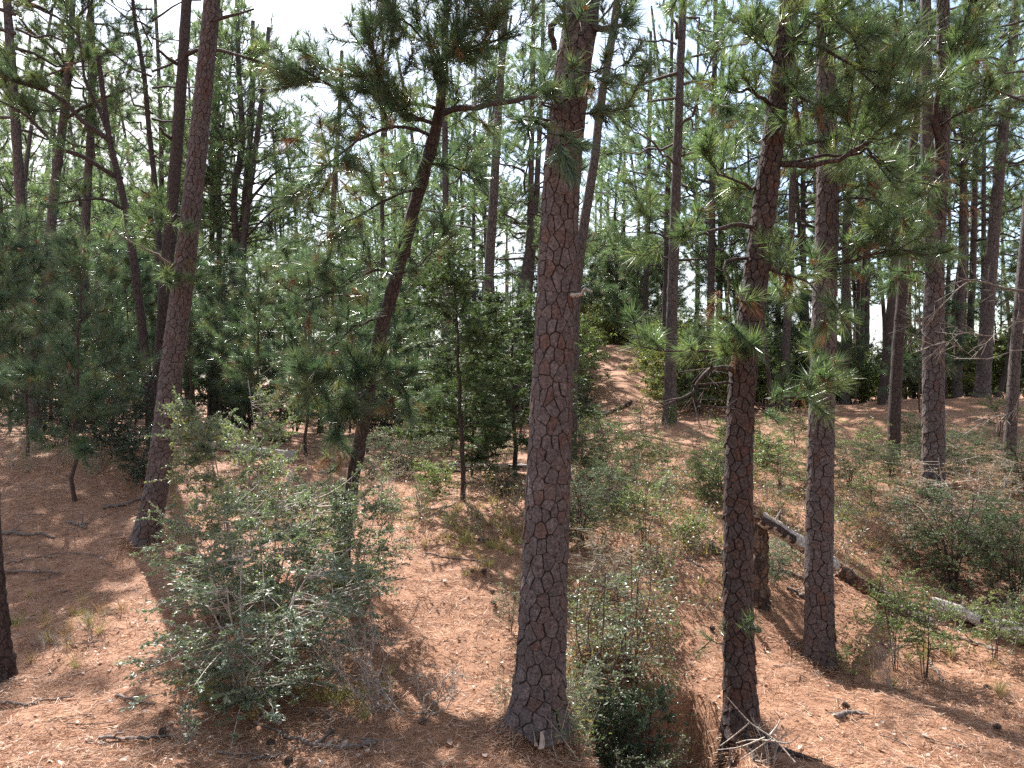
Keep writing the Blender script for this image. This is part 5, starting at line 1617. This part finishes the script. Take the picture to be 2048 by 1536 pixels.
# loose straw, leaf litter and small twigs: nobody could count them
N = 120000
d = 5.2 + 12 * R.uniform(0, 1, N) ** 1.6
X = R.uniform(-.72, .72, N) * d
Z = gz(X, d)
m = MB()
a = R.uniform(0, TAU, N)
el = R.normal(.12, .22, N)
dr = np.stack([np.cos(a) * np.cos(el), np.sin(a) * np.cos(el), np.sin(el)], 1)
ln = R.uniform(.09, .2, N)[:, None]
wv = nrm(np.cross(dr, R.normal(0, 1, (N, 3)))) * (.0013 + .00022 * d[:, None])
b0 = np.stack([X, d, Z + R.uniform(-.005, .03, N)], 1) - dr * ln * .5
for key_ in ('main', 'dark', 'shadow', 'lean', 'fork'):
    _, tb, tp, trd = TREES[key_]
    n_ = 2600 if key_ == 'main' else 1500
    aa, rr_ = R.uniform(0, TAU, n_), trd[0] * (1.0 + R.exponential(.45, n_))
    hx, hy = tb[0] + np.cos(aa) * rr_, tb[1] + np.sin(aa) * rr_
    hz = gz(hx, hy) + np.maximum(0, .10 * (1.9 - rr_ / trd[0])) * R.uniform(0, 1, n_)
    a2, e2_ = aa + math.pi + R.normal(0, 1.0, n_), R.normal(.25, .35, n_)
    d2_ = np.stack([np.cos(a2) * np.cos(e2_), np.sin(a2) * np.cos(e2_), np.sin(e2_)], 1)
    l2 = R.uniform(.08, .17, n_)[:, None]
    w2 = nrm(np.cross(d2_, R.normal(0, 1, (n_, 3)))) * (.0013 + .00022 * tb[1])
    p2 = np.stack([hx, hy, hz], 1) - d2_ * l2 * .5
    m.add(np.stack([p2 - w2, p2 + w2, p2 + d2_ * l2], 1).reshape(-1, 3), np.arange(n_ * 3).reshape(n_, 3), 0, np.repeat(R.uniform(0, 1, n_), 3))
m.add(np.stack([b0 - wv, b0 + wv, b0 + dr * ln], 1).reshape(-1, 3), np.arange(N * 3).reshape(N, 3), 0, np.repeat(R.uniform(0, 1, N), 3))
link('pine_straw', m.mesh('pine_straw', [M_STRAW]), label='loose rusty pine needles strewn over the ground', kind='stuff', cat='straw')
N = 2600
d = 5.2 + 14 * R.uniform(0, 1, N) ** 1.5
X = R.uniform(-.72, .72, N) * d
m = MB()
a = R.uniform(0, TAU, N)
leaves(m, np.stack([X, d, gz(X, d) + R.uniform(.004, .03, N)], 1), np.stack([np.cos(a), np.sin(a), R.normal(.05, .25, N)], 1), np.array([0, 0, 1.0]) + R.normal(0, .35, (N, 3)), .055, .032, 0, R.uniform(0, 1, N) ** 1.3)
link('leaf_litter', m.mesh('leaf_litter', [M_LEAF]), label='small dry leaves scattered through the pine straw', kind='stuff', cat='leaves')
m = MB()
for _ in range(420):
    d = 5.3 + 13 * R.uniform() ** 1.4
    x = R.uniform(-.7, .7) * d
    a, L_ = R.uniform(0, TAU), R.uniform(.08, .4)
    k = np.linspace(-.5, .5, 4)
    xx, yy = x + np.cos(a) * L_ * k + R.normal(0, .01, 4), d + np.sin(a) * L_ * k + R.normal(0, .01, 4)
    tube(m, np.stack([xx, yy, gz(xx, yy) + R.uniform(.008, .03)], 1), R.uniform(.002, .006), 4, 0, R.uniform(0, .8))
link('twig_litter', m.mesh('twig_litter', [M_STICK]), label='small broken twigs scattered over the straw', kind='stuff', cat='twigs')
# dry grass
m = MB()
tpos = []
for (px, py, n_, sx_, sy_) in [(1000, 1085, 60, 55, 30), (930, 1050, 30, 60, 25), (1620, 990, 30, 90, 40), (1400, 1150, 25, 90, 50), (1300, 1020, 25, 60, 40), (1750, 1050, 25, 80, 40), (1230, 990, 20, 60, 40), (130, 1260, 22, 60, 40), (1560, 1020, 20, 60, 30), (500, 1390, 30, 90, 18), (1170, 1400, 18, 40, 50), (1900, 1350, 14, 100, 40), (700, 1390, 18, 60, 30)]:
    for _ in range(n_):
        tpos.append(on_ground(px + R.normal(0, sx_), py + R.normal(0, sy_)))
tpos = np.array(tpos)
needles(m, tpos, np.tile(np.array([[0, 0, 1.0]]), (len(tpos), 1)) + R.normal(0, .1, (len(tpos), 3)), 26, .26, .005, 0, 2, back=.03, amin=.05, amax=.8, droop=.35)
link('dry_grass', m.mesh('dry_grass', [M_GRASS]), label='straw-coloured dry grass tufts in the clearing', kind='stuff', cat='grass')
